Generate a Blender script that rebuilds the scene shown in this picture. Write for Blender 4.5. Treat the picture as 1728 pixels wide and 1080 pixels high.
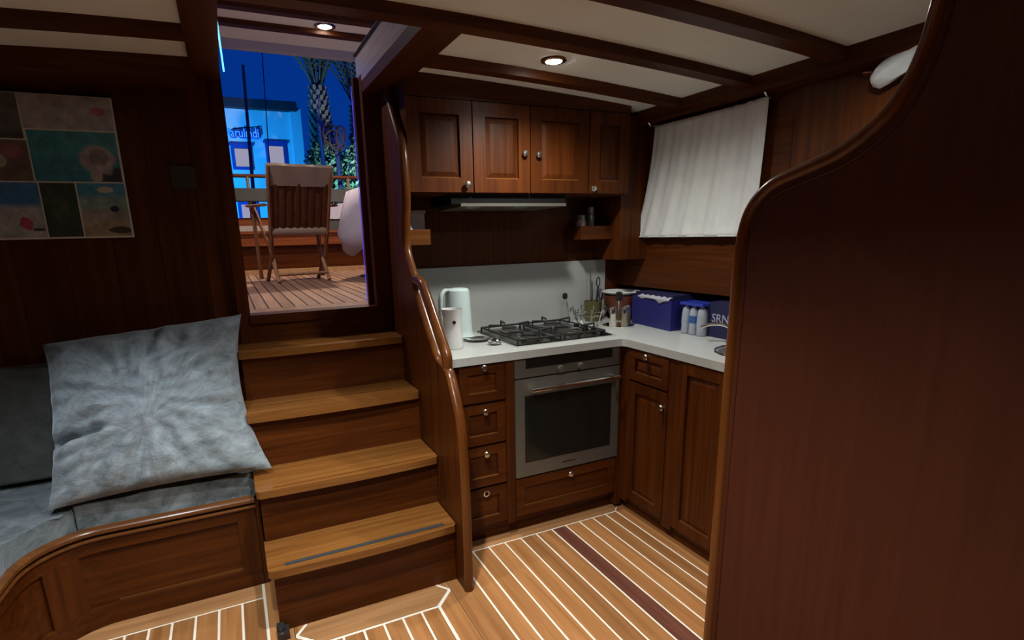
import bpy, bmesh, math, random
from mathutils import Vector, Matrix
random.seed(7)
for o in list(bpy.data.objects): bpy.data.objects.remove(o, do_unlink=True)
SC = bpy.context.scene
C = SC.collection

# ------------------------------------------------------------------ camera
cd = bpy.data.cameras.new('camera'); cam = bpy.data.objects.new('camera', cd); C.objects.link(cam)
cd.sensor_width = 36; cd.sensor_fit = 'HORIZONTAL'
cd.lens = 923.80/1728*36
cd.shift_x = (864-822.18)/1728; cd.shift_y = (616.96-540)/1728
cd.clip_start = 0.03; cd.clip_end = 300
cam.matrix_world = Matrix(((0.9060, 0.1206, -0.4057, 0), (-0.4225, 0.2013, -0.8837, 0), (-0.0249, 0.9721, 0.2333, 1.46), (0, 0, 0, 1)))
SC.camera = cam

# ------------------------------------------------------------------ world: blue hour sky
w = bpy.data.worlds.new('dusk'); SC.world = w; w.use_nodes = True
nt = w.node_tree; nt.nodes.clear()
bg = nt.nodes.new('ShaderNodeBackground'); out = nt.nodes.new('ShaderNodeOutputWorld')
tc = nt.nodes.new('ShaderNodeTexCoord'); sp = nt.nodes.new('ShaderNodeSeparateXYZ'); rp = nt.nodes.new('ShaderNodeValToRGB')
rp.color_ramp.elements[0].color = (0.001, 0.036, 0.27, 1); rp.color_ramp.elements[1].color = (0.0005, 0.016, 0.15, 1)
rp.color_ramp.elements[1].position = 0.8
nt.links.new(tc.outputs['Generated'], sp.inputs[0]); nt.links.new(sp.outputs[2], rp.inputs[0])
nt.links.new(rp.outputs[0], bg.inputs[0]); nt.links.new(bg.outputs[0], out.inputs[0])
bg.inputs[1].default_value = 1.0

vs = SC.view_settings
vs.view_transform = 'Standard'; vs.look = 'None'; vs.gamma = 1.0; vs.use_curve_mapping = False
vs.exposure = 0.0

# ------------------------------------------------------------------ helpers
def tag(o, label=None, cat=None, group=None, kind=None):
    if label: o['label'] = label
    if cat: o['category'] = cat
    if group: o['group'] = group
    if kind: o['kind'] = kind
    return o

def thing(name, loc, label, cat, group=None):
    o = bpy.data.objects.new(name, None); C.objects.link(o); o.location = loc
    o.empty_display_size = 0.05
    return tag(o, label, cat, group)

def put(o, parent):
    if parent is not None:
        o.parent = parent
        m = Matrix.Translation(parent.location)
        p = parent.parent
        while p is not None:
            p = p.parent
        o.matrix_parent_inverse = WORLD[parent.name].inverted()
        WORLD[o.name] = WORLD[parent.name] @ o.matrix_parent_inverse @ o.matrix_basis
    else:
        WORLD[o.name] = o.matrix_basis.copy()
    return o
class _W(dict):
    def __missing__(self, k):
        o = bpy.data.objects[k]
        return Matrix.Translation(o.location)
WORLD = _W()

def obj(name, bm, mat, parent=None, smooth=False, bevel=0, seg=2, angle=40):
    me = bpy.data.meshes.new(name)
    if bevel:
        es = [e for e in bm.edges if len(e.link_faces) == 2 and e.calc_face_angle(0) > math.radians(30)]
        bmesh.ops.bevel(bm, geom=es, offset=bevel, segments=seg, affect='EDGES', profile=0.5, clamp_overlap=True)
    bmesh.ops.recalc_face_normals(bm, faces=bm.faces[:])
    if smooth or (bevel and seg > 1):
        for f in bm.faces: f.smooth = True
        for e in bm.edges:
            if len(e.link_faces) == 2 and e.calc_face_angle(0) > math.radians(angle): e.smooth = False
    bm.to_mesh(me); bm.free()
    o = bpy.data.objects.new(name, me); C.objects.link(o)
    if mat: me.materials.append(mat)
    return put(o, parent)

def B(): return bmesh.new()
def box(bm, x0, x1, y0, y1, z0, z1):
    vs = [bm.verts.new((x, y, z)) for x in (x0, x1) for y in (y0, y1) for z in (z0, z1)]
    for q in ((0,1,3,2),(4,6,7,5),(0,4,5,1),(2,3,7,6),(0,2,6,4),(1,5,7,3)): bm.faces.new([vs[i] for i in q])
    return bm
def bx(*a): return box(B(), *a)
def boxM(M, u0, u1, d0, d1, z0, z1, bm=None):
    bm = bm or B()
    vs = [bm.verts.new(M(u, d, z)) for u in (u0, u1) for d in (d0, d1) for z in (z0, z1)]
    for q in ((0,1,3,2),(4,6,7,5),(0,4,5,1),(2,3,7,6),(0,2,6,4),(1,5,7,3)): bm.faces.new([vs[i] for i in q])
    return bm
def tube(path, r, segs=10, bm=None, caps=True, closed=False, flat=None, up=None):
    """sweep a circle (or ellipse, flat=(ra,rb)) along path"""
    bm = bm or B(); P = [Vector(p) for p in path]; n = len(P); rings = []
    nrm = None
    for i, p in enumerate(P):
        if closed: t = (P[(i+1) % n]-P[i-1]).normalized()
        else: t = (P[min(i+1, n-1)]-P[max(i-1, 0)]).normalized()
        if nrm is None:
            a = Vector(up) if up else (Vector((0,0,1)) if abs(t.z) < 0.9 else Vector((1,0,0)))
            nrm = (a-t*a.dot(t)).normalized()
        else:
            nrm = (nrm-t*nrm.dot(t)).normalized()
        b = t.cross(nrm)
        rr = r[i] if isinstance(r, (list, tuple)) else r
        ra, rb = flat if flat else (rr, rr)
        rings.append([bm.verts.new(p+nrm*math.cos(2*math.pi*k/segs)*ra+b*math.sin(2*math.pi*k/segs)*rb) for k in range(segs)])
    m = n if closed else n-1
    for i in range(m):
        A, D = rings[i], rings[(i+1) % n]
        for k in range(segs): bm.faces.new((A[k], A[(k+1) % segs], D[(k+1) % segs], D[k]))
    if caps and not closed:
        bm.faces.new(rings[0][::-1]); bm.faces.new(rings[-1])
    return bm
def lathe(prof, c, segs=24, bm=None, sx=1, sy=1):
    bm = bm or B(); rings = []
    for r, z in prof:
        if r < 1e-6: rings.append([bm.verts.new((c[0], c[1], c[2]+z))])
        else: rings.append([bm.verts.new((c[0]+r*sx*math.cos(2*math.pi*k/segs), c[1]+r*sy*math.sin(2*math.pi*k/segs), c[2]+z)) for k in range(segs)])
    for A, D in zip(rings, rings[1:]):
        if len(A) == 1 and len(D) == 1: continue
        for k in range(segs):
            k2 = (k+1) % segs
            if len(A) == 1: bm.faces.new((A[0], D[k2], D[k]))
            elif len(D) == 1: bm.faces.new((A[k], A[k2], D[0]))
            else: bm.faces.new((A[k], A[k2], D[k2], D[k]))
    return bm
def lathe_dir(prof, c, d, segs=16):
    """lathe about axis d (prof = (r, distance along d))"""
    bm = lathe(prof, (0, 0, 0), segs)
    q = Vector((0, 0, 1)).rotation_difference(Vector(d)).to_matrix().to_4x4()
    bmesh.ops.transform(bm, matrix=Matrix.Translation(c) @ q, verts=bm.verts)
    return bm
def prism(pts, axis, a0, a1, bm=None):
    """extrude polygon pts (2-D) along axis between a0 and a1; axis x: pts=(y,z), y: (x,z), z: (x,y)"""
    bm = bm or B()
    def V(p, a): return {'x': (a, p[0], p[1]), 'y': (p[0], a, p[1]), 'z': (p[0], p[1], a)}[axis]
    lo = [bm.verts.new(V(p, a0)) for p in pts]; hi = [bm.verts.new(V(p, a1)) for p in pts]
    n = len(pts)
    bm.faces.new(lo); bm.faces.new(hi[::-1])
    for i in range(n): bm.faces.new((lo[i], lo[(i+1) % n], hi[(i+1) % n], hi[i]))
    return bm
def smooth_path(pts, n=6):
    P = [Vector(p) for p in pts]; out = []
    for i in range(len(P)-1):
        p0, p1, p2, p3 = P[max(i-1, 0)], P[i], P[i+1], P[min(i+2, len(P)-1)]
        for k in range(n):
            t = k/n
            out.append(0.5*((2*p1)+(p2-p0)*t+(2*p0-5*p1+4*p2-p3)*t*t+(3*p1-p0-3*p2+p3)*t**3))
    out.append(P[-1]); return out
def text_bm(s, size, extrude, M, offset=0.0):
    cu = bpy.data.curves.new('t', 'FONT'); cu.body = s; cu.size = size; cu.extrude = extrude; cu.offset = offset; cu.resolution_u = 3
    o = bpy.data.objects.new('t', cu); C.objects.link(o)
    dg = bpy.context.evaluated_depsgraph_get(); me = bpy.data.meshes.new_from_object(o.evaluated_get(dg))
    bm = B(); bm.from_mesh(me); bmesh.ops.transform(bm, matrix=M, verts=bm.verts)
    bpy.data.objects.remove(o); bpy.data.curves.remove(cu); bpy.data.meshes.remove(me)
    return bm

# ------------------------------------------------------------------ materials
def mat(name): 
    m = bpy.data.materials.new(name); m.use_nodes = True
    return m, m.node_tree, m.node_tree.nodes['Principled BSDF']
def setp(b, col=None, rough=0.5, metal=0, **k):
    if col: b.inputs['Base Color'].default_value = (*col, 1)
    b.inputs['Roughness'].default_value = rough; b.inputs['Metallic'].default_value = metal
    for a, v in k.items(): b.inputs[a.replace('_', ' ')].default_value = v
def plain(name, col, rough=0.5, metal=0, var=0.12, scale=30, bump=0.0, **k):
    m, t, b = mat(name); setp(b, col, rough, metal, **k)
    n = t.nodes.new('ShaderNodeTexNoise'); n.inputs['Scale'].default_value = scale; n.inputs['Detail'].default_value = 4
    g = t.nodes.new('ShaderNodeTexCoord'); t.links.new(g.outputs['Object'], n.inputs['Vector'])
    mx = t.nodes.new('ShaderNodeMix'); mx.data_type = 'RGBA'
    mx.inputs['A'].default_value = (*[c*(1-var) for c in col], 1); mx.inputs['B'].default_value = (*[min(1, c*(1+var)) for c in col], 1)
    t.links.new(n.outputs['Fac'], mx.inputs['Factor']); t.links.new(mx.outputs['Result'], b.inputs['Base Color'])
    if bump:
        bp = t.nodes.new('ShaderNodeBump'); bp.inputs['Strength'].default_value = bump; bp.inputs['Distance'].default_value = 0.004
        t.links.new(n.outputs['Fac'], bp.inputs['Height']); t.links.new(bp.outputs[0], b.inputs['Normal'])
    return m
def wood(name, dark, light, axis='z', rough=0.42, rnd=0.0, scale=1.0, coat=0.0, bump=0.05, spec=0.2):
    m, t, b = mat(name); setp(b, light, rough); b.inputs['Specular IOR Level'].default_value = spec; b.inputs['Coat Weight'].default_value = coat; b.inputs['Coat Roughness'].default_value = 0.18
    g = t.nodes.new('ShaderNodeTexCoord'); mp = t.nodes.new('ShaderNodeMapping')
    s = {'x': (1.5, 40, 40), 'y': (40, 1.5, 40), 'z': (40, 40, 1.5)}[axis]
    mp.inputs['Scale'].default_value = [v*scale for v in s]
    t.links.new(g.outputs['Object'], mp.inputs[0])
    n = t.nodes.new('ShaderNodeTexNoise'); n.inputs['Scale'].default_value = 1.0; n.inputs['Detail'].default_value = 6; n.inputs['Roughness'].default_value = 0.65; n.inputs['Distortion'].default_value = 0.4
    oi = t.nodes.new('ShaderNodeObjectInfo')
    if rnd:
        ad = t.nodes.new('ShaderNodeVectorMath'); ad.operation = 'ADD'
        ml = t.nodes.new('ShaderNodeVectorMath'); ml.operation = 'SCALE'; ml.inputs[0].default_value = (31, 17, 23)
        t.links.new(oi.outputs['Random'], ml.inputs['Scale']); t.links.new(mp.outputs[0], ad.inputs[0]); t.links.new(ml.outputs[0], ad.inputs[1])
        t.links.new(ad.outputs[0], n.inputs['Vector'])
    else: t.links.new(mp.outputs[0], n.inputs['Vector'])
    r = t.nodes.new('ShaderNodeValToRGB'); e = r.color_ramp.elements
    e[0].position = 0.3; e[0].color = (*dark, 1); e[1].position = 0.72; e[1].color = (*light, 1)
    t.links.new(n.outputs['Fac'], r.inputs[0]); last = r.outputs[0]
    if rnd:
        hs = t.nodes.new('ShaderNodeHueSaturation'); mr = t.nodes.new('ShaderNodeMapRange')
        mr.inputs['To Min'].default_value = 1-rnd; mr.inputs['To Max'].default_value = 1+rnd
        t.links.new(oi.outputs['Random'], mr.inputs['Value']); t.links.new(mr.outputs[0], hs.inputs['Value']); t.links.new(last, hs.inputs['Color']); last = hs.outputs[0]
    t.links.new(last, b.inputs['Base Color'])
    if bump:
        bp = t.nodes.new('ShaderNodeBump'); bp.inputs['Strength'].default_value = bump; bp.inputs['Distance'].default_value = 0.002
        t.links.new(n.outputs['Fac'], bp.inputs['Height']); t.links.new(bp.outputs[0], b.inputs['Normal'])
    return m
def emis(name, col, s):
    m, t, b = mat(name); setp(b, (0.02, 0.02, 0.02), 0.5); b.inputs['Emission Color'].default_value = (*col, 1); b.inputs['Emission Strength'].default_value = s
    return m
def fabric(name, a, c, sc=9, bump=0.35, stretch=(1, 1, 1), rough=0.85, sheen=0.6, fine=160):
    m, t, b = mat(name); setp(b, a, rough); b.inputs['Sheen Weight'].default_value = sheen; b.inputs['Sheen Roughness'].default_value = 0.4
    b.inputs['Sheen Tint'].default_value = (0.75, 0.85, 1, 1); b.inputs['Specular IOR Level'].default_value = 0.2
    g = t.nodes.new('ShaderNodeTexCoord'); mp = t.nodes.new('ShaderNodeMapping'); mp.inputs['Scale'].default_value = stretch
    t.links.new(g.outputs['Object'], mp.inputs[0])
    n = t.nodes.new('ShaderNodeTexNoise'); n.inputs['Scale'].default_value = sc; n.inputs['Detail'].default_value = 8; n.inputs['Roughness'].default_value = 0.7; n.inputs['Distortion'].default_value = 1.2
    t.links.new(mp.outputs[0], n.inputs['Vector'])
    r = t.nodes.new('ShaderNodeValToRGB'); e = r.color_ramp.elements
    e[0].position = 0.35; e[0].color = (*a, 1); e[1].position = 0.68; e[1].color = (*c, 1)
    t.links.new(n.outputs['Fac'], r.inputs[0]); t.links.new(r.outputs[0], b.inputs['Base Color'])
    n2 = t.nodes.new('ShaderNodeTexNoise'); n2.inputs['Scale'].default_value = fine; t.links.new(g.outputs['Object'], n2.inputs['Vector'])
    ma = t.nodes.new('ShaderNodeMath'); ma.operation = 'MULTIPLY_ADD'; ma.inputs[1].default_value = 0.25
    t.links.new(n2.outputs['Fac'], ma.inputs[0]); t.links.new(n.outputs['Fac'], ma.inputs[2])
    bp = t.nodes.new('ShaderNodeBump'); bp.inputs['Strength'].default_value = bump; bp.inputs['Distance'].default_value = 0.012
    t.links.new(ma.outputs[0], bp.inputs['Height']); t.links.new(bp.outputs[0], b.inputs['Normal'])
    return m

MD, ML = (0.040, 0.0092, 0.0013), (0.106, 0.0275, 0.0038)
MAH = {a: wood('mahogany_'+a, MD, ML, a, bump=0.02) for a in 'xyz'}
MAHP = {a: wood('mahogany_piece_'+a, MD, ML, a, rnd=0.18) for a in 'xyz'}
PANEL = wood('partition_mahogany', (0.052, 0.0128, 0.0055), (0.074, 0.0185, 0.0078), 'z', rough=0.55, coat=0.02)
RAIL = wood('varnished_rail', (0.072, 0.020, 0.004), (0.155, 0.050, 0.010), 'z', rough=0.30, coat=0.3, scale=0.6)
RAILY = wood('varnished_rail_y', (0.085, 0.028, 0.007), (0.19, 0.07, 0.018), 'x', rough=0.28, coat=0.3, scale=0.6)
TREAD = wood('tread_teak', (0.135, 0.050, 0.011), (0.28, 0.118, 0.028), 'x', rough=0.25, rnd=0.08, coat=0.4)
TEAK = wood('floor_teak', (0.26, 0.108, 0.036), (0.47, 0.222, 0.082), 'y', rough=0.38, rnd=0.2, scale=0.8)
TEAKX = wood('floor_teak_x', (0.26, 0.125, 0.05), (0.47, 0.25, 0.11), 'x', rough=0.38, rnd=0.12, scale=0.8)
TEAKD = wood('floor_dark_plank', (0.10, 0.035, 0.022), (0.19, 0.07, 0.045), 'y', rough=0.38, scale=0.8)
CAULK = plain('white_caulk', (0.86, 0.83, 0.72), 0.6, var=0.03)
DCAULK = plain('black_caulk', (0.012, 0.012, 0.013), 0.7)
WHITE = plain('ceiling_white', (0.86, 0.87, 0.80), 0.55, var=0.03, scale=6)
STONE = plain('worktop_stone', (0.50, 0.53, 0.51), 0.3, var=0.28, scale=260)
SPLASH = plain('splashback', (0.36, 0.38, 0.365), 0.35, var=0.08, scale=60)
STEEL = plain('brushed_steel', (0.19, 0.183, 0.16), 0.40, 0.6, var=0.06, scale=90)
CHROME = plain('chrome', (0.82, 0.82, 0.80), 0.13, 1.0, var=0.02)
KNOB = plain('satin_nickel', (0.78, 0.77, 0.72), 0.25, 1.0, var=0.05)
BLACK = plain('black_enamel', (0.012, 0.012, 0.013), 0.35, var=0.1)
GLASSB = plain('oven_glass', (0.012, 0.013, 0.011), 0.12, var=0.2)
IRON = plain('cast_iron', (0.02, 0.02, 0.022), 0.5, bump=0.2, scale=120)
KETTLE = plain('white_plastic', (0.60, 0.74, 0.73), 0.3, var=0.03)
PORC = plain('white_porcelain', (0.74, 0.75, 0.74), 0.2, var=0.03)
CURT = fabric('white_linen', (0.62, 0.64, 0.63), (0.70, 0.72, 0.71), sc=5, bump=0.15, sheen=0.1, fine=500)
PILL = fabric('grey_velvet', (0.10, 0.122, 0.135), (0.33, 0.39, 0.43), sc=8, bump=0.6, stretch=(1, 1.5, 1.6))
SEATF = fabric('grey_velvet_seat', (0.06, 0.075, 0.085), (0.22, 0.27, 0.30), sc=7, bump=0.5)
BACKF = fabric('grey_back_fabric', (0.06, 0.066, 0.064), (0.10, 0.11, 0.105), sc=12, bump=0.2, sheen=0.2)
BLUE = plain('blue_plastic', (0.016, 0.016, 0.15), 0.4, var=0.15, bump=0.1, scale=14)
NAVY = plain('navy_fabric', (0.008, 0.009, 0.055), 0.7, var=0.2)
SILV = plain('silver_lid', (0.8, 0.8, 0.78), 0.18, 1.0)
STRIP = plain('anti_slip_strip', (0.028, 0.03, 0.033), 0.8, var=0.3, scale=400, bump=0.3)
PLASTK = plain('black_plastic', (0.025, 0.023, 0.024), 0.35)
PAPER = plain('white_paper', (0.8, 0.82, 0.82), 0.7, var=0.02)
def glassy(name, col, rough=0.05, a=0.35):
    m, t, b = mat(name); setp(b, col, rough, **{'Transmission_Weight': 0.85, 'IOR': 1.3}); return m
GLASS = glassy('clear_glass', (0.85, 0.9, 0.88))
OLIVE = plain('olive_glass', (0.10, 0.09, 0.03), 0.15)

# ------------------------------------------------------------------ large lights: the recessed ceiling spots carry their own (see downlight)
def zc(x): return 2.16-0.024*(x-0.35)**2      # cambered deck head

LENS = emis('lamp_lens', (1.0, 0.95, 0.85), 30)
def downlight(x, y, z, power, label, col=(1, 0.86, 0.68), spot=135, name='ceiling_spotlight', blend=0.7, lens=None, rad=0.035):
    t = thing(name, (x, y, z), label, 'spotlight', 'recessed ceiling spotlights')
    obj('ring', lathe([(rad*0.75, 0.0), (rad*0.8, -0.008), (rad*1.2, -0.006), (rad*1.25, 0.0)], (x, y, z), 24), CHROME, t, True)
    obj('lens', lathe([(0, -0.016), (rad*0.35, -0.0145), (rad*0.62, -0.010), (rad*0.74, -0.002), (rad*0.74, 0.0), (0, 0.0)], (x, y, z), 20), lens or LENS, t, True)
    ld = bpy.data.lights.new('spot', 'SPOT'); ld.energy = power; ld.color = col; ld.spot_size = math.radians(spot); ld.spot_blend = blend; ld.shadow_soft_size = rad*0.7
    lo = bpy.data.objects.new('spotlight_glow', ld); C.objects.link(lo); lo.location = (x, y, z-0.045); put(lo, t)
    return t

# ================================================================== SETTING
# ---- floor: white caulk bed with teak planks laid proud of it
fl = obj('floor', bx(-1.45, 2.5, -2.0, 2.86, -0.05, -0.0015), CAULK); tag(fl, 'teak plank cabin floor with white caulk lines', kind='structure')
G = 0.0045
def plank(x0, x1, y0, y1, m=None, name='plank', g=G):
    return obj(name, bx(x0+g, x1-g, y0+g, y1-g, -0.0015, 0.0), m or TEAK, fl)
def plankp(pts, m, name='plank'):
    return obj(name, prism(pts, 'z', -0.0015, 0.0), m, fl)
gl = [0.805, 0.884, 0.968, 1.054, 1.142, 1.229, 1.320, 1.403, 1.487, 1.570, 1.652, 1.721]
for i, (a, b) in enumerate(zip(gl, gl[1:])):
    plank(a, b, 0.2, 2.145, TEAKD if i == 6 else TEAK)
plankp([(0.6884, 0.2), (0.8005, 0.2), (0.8005, 1.985), (0.6884, 1.985)], TEAK); plank(0.775, 0.805+0.0, 1.985, 2.145, g=0.0005)
# border boards round the galley floor
plankp([(0.775, 2.150), (1.7165, 2.150), (1.767, 2.2015), (1.812, 2.25), (0.775, 2.25)], TEAKX, 'border_board')
plankp([(1.7255, 0.2), (1.82, 0.2), (1.82, 2.25), (1.7745, 2.20), (1.7255, 2.1495)], TEAK, 'border_board')
# in front of the stairs: lozenge ended border board, planks, side boards
plankp([(0.072, 1.929), (0.148, 1.8525), (0.600, 1.8525), (0.675, 1.929), (0.632, 1.985), (0.115, 1.985)], TEAKX, 'border_board')
for a, b in zip([0.145, 0.2225, 0.300, 0.3775, 0.453, 0.530], [0.2225, 0.300, 0.3775, 0.453, 0.530, 0.604]): plank(a, b, 0.2, 1.845)
plankp([(0.612, 0.2), (0.6862, 0.2), (0.6862, 1.920), (0.612, 1.842)], TEAK)
for xs_ in (0.6873, 0.0593): obj('seam', bx(xs_-0.0016, xs_+0.0016, 0.2, 1.985, -0.0014, -0.0008), DCAULK, fl)
plankp([(0.06, 0.2), (0.139, 0.2), (0.139, 1.842), (0.06, 1.920)], TEAK)
plankp([(0.684, 1.936), (0.684, 1.99), (0.645, 1.99)], TEAK, 'border_board')
plankp([(0.061, 1.936), (0.061, 1.99), (0.105, 1.99)], TEAK, 'border_board')
plank(0.688, 0.78, 1.985, 2.10, TEAKX, 'border_board', g=0.0003)
# left of the stairs
plank(-0.028, 0.0585, 0.2, 2.86, TEAK, 'border_board', g=0.0012)
lf = [-0.87, -0.785, -0.70, -0.615, -0.531, -0.450, -0.371, -0.288, -0.204, -0.118, -0.033]
for a, b in zip(lf, lf[1:]): plank(a, b, 0.2, 2.231)
plankp([(-1.0, 2.236), (-0.038, 2.236), (-0.038, 2.36), (-1.0, 2.36)], TEAKX, 'border_board')
obj('plank', bx(-1.45, 1.9, -2.0, 0.197, -0.0015, 0), TEAK, fl)

# ---- aft bulkhead with the companionway opening (vertical boards, narrow seams)
wb = obj('wall_back', bx(-1.5, 0.06, 2.83, 2.87, 0, 2.3), MAH['z']); tag(wb, 'dark mahogany bulkhead beside the companionway', kind='structure')
obj('bulkhead_side', bx(0.70, 2.55, 2.80, 2.87, 0, 2.3), MAH['z'], wb)
obj('bulkhead_foot', bx(0.06, 0.70, 2.80, 2.87, 0, 1.09), MAH['x'], wb)
xs = [-1.45, -1.28, -1.11, -0.94, -0.77, -0.60, -0.43, -0.26, -0.09, 0.055]
for a, b in zip(xs, xs[1:]): obj('panel', bx(a+0.001, b-0.001, 2.80, 2.83, 0, 2.2), MAHP['z'], wb, bevel=0.002, seg=1)

# ---- companionway frame
dr = obj('door_1', bx(0.06, 0.668, 2.77, 2.875, 1.075, 1.118), MAH['x'], bevel=0.006); tag(dr, 'mahogany companionway frame with sill', kind='structure')
obj('jamb', bx(0.012, 0.064, 2.775, 2.885, 0.98, 2.20), MAH['z'], dr, bevel=0.006)
obj('jamb', bx(0.664, 0.735, 2.775, 2.885, 0.98, 2.20), MAH['z'], dr, bevel=0.006)
obj('stop_bead', bx(0.640, 0.668, 2.845, 2.875, 1.118, 2.20), MAH['z'], dr, bevel=0.004)

# ---- ceiling: cambered white panels, beams, carlins and the hatch opening
def camber(x0, x1, y0, y1, dz0, dz1, n=10, bm=None):
    bm = bm or B(); R = []
    for i in range(n+1):
        x = x0+(x1-x0)*i/n; z = zc(x)
        R.append([bm.verts.new((x, y, z+d)) for y, d in ((y0, dz0), (y1, dz0), (y1, dz1), (y0, dz1))])
    for a, b in zip(R, R[1:]):
        for k in range(4): bm.faces.new((a[k], a[(k+1) % 4], b[(k+1) % 4], b[k]))
    bm.faces.new(R[0]); bm.faces.new(R[-1][::-1]); return bm
bm = camber(-1.5, 2.55, -2.05, 1.85, 0, 0.05, 16)
camber(-1.5, 0.02, 1.85, 2.87, 0, 0.05, 8, bm); camber(0.74, 2.55, 1.85, 2.87, 0, 0.05, 8, bm)
ce = obj('ceiling', bm, WHITE, smooth=True); tag(ce, 'cream deckhead panels between mahogany beams', kind='structure')
for y in (-1.2, -0.8, -0.38, 0.03, 0.44, 0.85, 1.0+0.25*0, 1.425, 1.824):
    if y == 1.0: continue
    obj('beam', camber(-1.45, 2.14, y, y+0.068, -0.036, 0.01, 16), MAH['x'], ce, bevel=0.004, seg=1)
for x0, x1 in ((-1.45, -0.03), (0.79, 2.14)):
    obj('beam', camber(x0, x1, 2.232, 2.296, -0.036, 0.01, 8), MAH['x'], ce, bevel=0.004, seg=1)
obj('beam', camber(-1.45, -0.03, 2.60, 2.81, -0.07, 0.01, 8), MAH['x'], ce, bevel=0.004, seg=1)
obj('carlin', camber(-0.045, 0.06, 1.85, 2.81, -0.036, 0.01, 2), MAH['y'], ce, bevel=0.005)
obj('carlin', camber(0.665, 0.805, 1.85, 2.81, -0.036, 0.01, 2), MAH['y'], ce, bevel=0.012)
# hatch coaming above the deckhead
COAM = wood('coaming_varnish', (0.34, 0.29, 0.26), (0.52, 0.46, 0.42), 'y', rough=0.22, coat=0.6)
obj('coaming', prism([(1.90, 2.17), (2.87, 2.17), (2.87, 2.30), (1.99, 2.30), (1.93, 2.27), (1.90, 2.21)], 'x', 0.665, 0.70), COAM, ce, bevel=0.004)
obj('coaming', bx(0.03, 0.058, 1.90, 2.87, 2.17, 2.30), MAH['y'], ce, bevel=0.004)
obj('coaming', bx(0.03, 0.70, 1.86, 1.90, 2.15, 2.30), MAH['x'], ce, bevel=0.004)
obj('coaming_bead', tube([(0.662, 1.93, 2.302), (0.662, 2.87, 2.302)], 0.007, 8), BLACK, ce, True)

# ---- right hull side: upper lining, clamp beam, niche behind the worktop
wr = obj('wall_right', bx(2.2, 2.56, 0.5, 2.86, 1.135, 2.2), MAH['y']); tag(wr, 'dark mahogany hull side lining above the worktop', kind='structure')
obj('niche_back', bx(2.46, 2.56, 0.5, 2.86, 0, 1.2), MAH['y'], wr)
obj('clamp_beam', bx(2.11, 2.22, 0.5, 2.81, 2.015, 2.14), MAH['y'], wr, bevel=0.006)
obj('lining_batten', bx(2.185, 2.205, 0.9, 1.66, 1.14, 2.015), MAH['z'], wr, bevel=0.003)
# ---- walls out of view that close the cabin
o = obj('wall_left', bx(-1.5, -1.45, -2.05, 2.86, 0, 2.2), MAH['z']); tag(o, 'mahogany cabin side behind the settee', kind='structure')
o = obj('wall_forward', bx(-1.5, 2.55, -2.05, -2.0, 0, 2.25), MAH['z']); tag(o, 'mahogany bulkhead forward of the saloon', kind='structure')
o = obj('wall_galley_end', bx(1.35, 2.56, 0.5, 0.54, 0, 2.25), MAH['z']); tag(o, 'mahogany bulkhead at the galley end', kind='structure')
# ---- near partition with the sweeping edge rail
edge = [(1.146, 0.0), (1.146, 1.30), (1.144, 1.368), (1.140, 1.434), (1.126, 1.492), (1.098, 1.536), (1.052, 1.572), (0.990, 1.592), (0.902, 1.618), (0.846, 1.646), (0.797, 1.684), (0.765, 1.723), (0.743, 1.768), (0.729, 1.815), (0.721, 1.862), (0.716, 1.92), (0.714, 2.15)]
ed = [tuple(v[:2]) for v in smooth_path([(a, b, 0) for a, b in edge], 4)]
wp = obj('wall_partition', prism(ed+[(-2.0, 2.15), (-2.0, 0.0)], 'x', 1.326, 1.356), PANEL); tag(wp, 'tall dark mahogany partition with a sweeping rounded edge rail', kind='structure')
obj('edge_rail', tube([(1.335, y, z) for y, z in ed], 0.02, 12, flat=(0.018, 0.021), up=(0, 1, 0)), RAIL, wp, True)
obj('shadow_bead', tube([(1.326, y-0.03 if z < 1.35 else y-0.022, z-(0.0 if z < 1.45 else 0.026)) for y, z in ed[:-2]], 0.004, 6), PANEL, wp, True)

# ================================================================== STAIRS
st = thing('staircase', (0.37, 1.98, 0), 'mahogany companionway stairs with four treads up to the deck door', 'staircase')
tr = [(1.93, 0.282, 2.18), (2.124, 0.515, 2.39), (2.337, 0.758, 2.605), (2.556, 0.985, 2.795)]
rise = [(1.982, 0, 0.255), (2.172, 0.282, 0.488), (2.385, 0.515, 0.731), (2.60, 0.758, 0.958), (2.778, 0.985, 1.075)]
for i, (y, za, zb) in enumerate(rise):
    obj('riser', bx(0.0 if i else 0.012, 0.735, y, y+0.02, za, zb), MAHP['x'], st)
for i, (y, z, yb) in enumerate(tr):
    n = 10; pts = []
    x0, x1 = -0.012 if i else -0.006, 0.733
    bow = 0.012
    for k in range(n+1):
        u = k/n; pts.append((x0+0.012+(x1-x0-0.024)*u, y+bow*(2*u-1)**2))
    pts = [(x0, yb), (x0, y+bow+0.014)]+pts+[(x1, y+bow+0.014), (x1, yb)]
    t = obj('tread', prism(pts, 'z', z-0.031, z), TREAD, st, bevel=0.0125, seg=4, angle=50)
    if i == 0: obj('anti_slip_strip', bx(0.055, 0.685, y+0.032, y+0.052, z-0.001, z+0.002), STRIP, t)
    elif i < 3: obj('groove_line', bx(0.05, 0.70, y+0.028, y+0.031, z-0.001, z+0.0004), MAH['x'], t)
obj('side_board', bx(-0.002, 0.014, 2.40, 2.795, 0, 0.73), MAH['z'], st)
bed = [(1.885, 0.0), (1.882, 0.402), (1.890, 0.62), (1.908, 0.748), (1.975, 0.877), (2.018, 0.929), (2.075, 0.945), (2.126, 0.962), (2.19, 1.025), (2.32, 1.16), (2.377, 1.222), (2.385, 1.262), (2.463, 1.350), (2.50, 1.42), (2.49, 1.52), (2.462, 1.636), (2.467, 1.786), (2.50, 1.889), (2.60, 2.03), (2.65, 2.13)]
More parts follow.
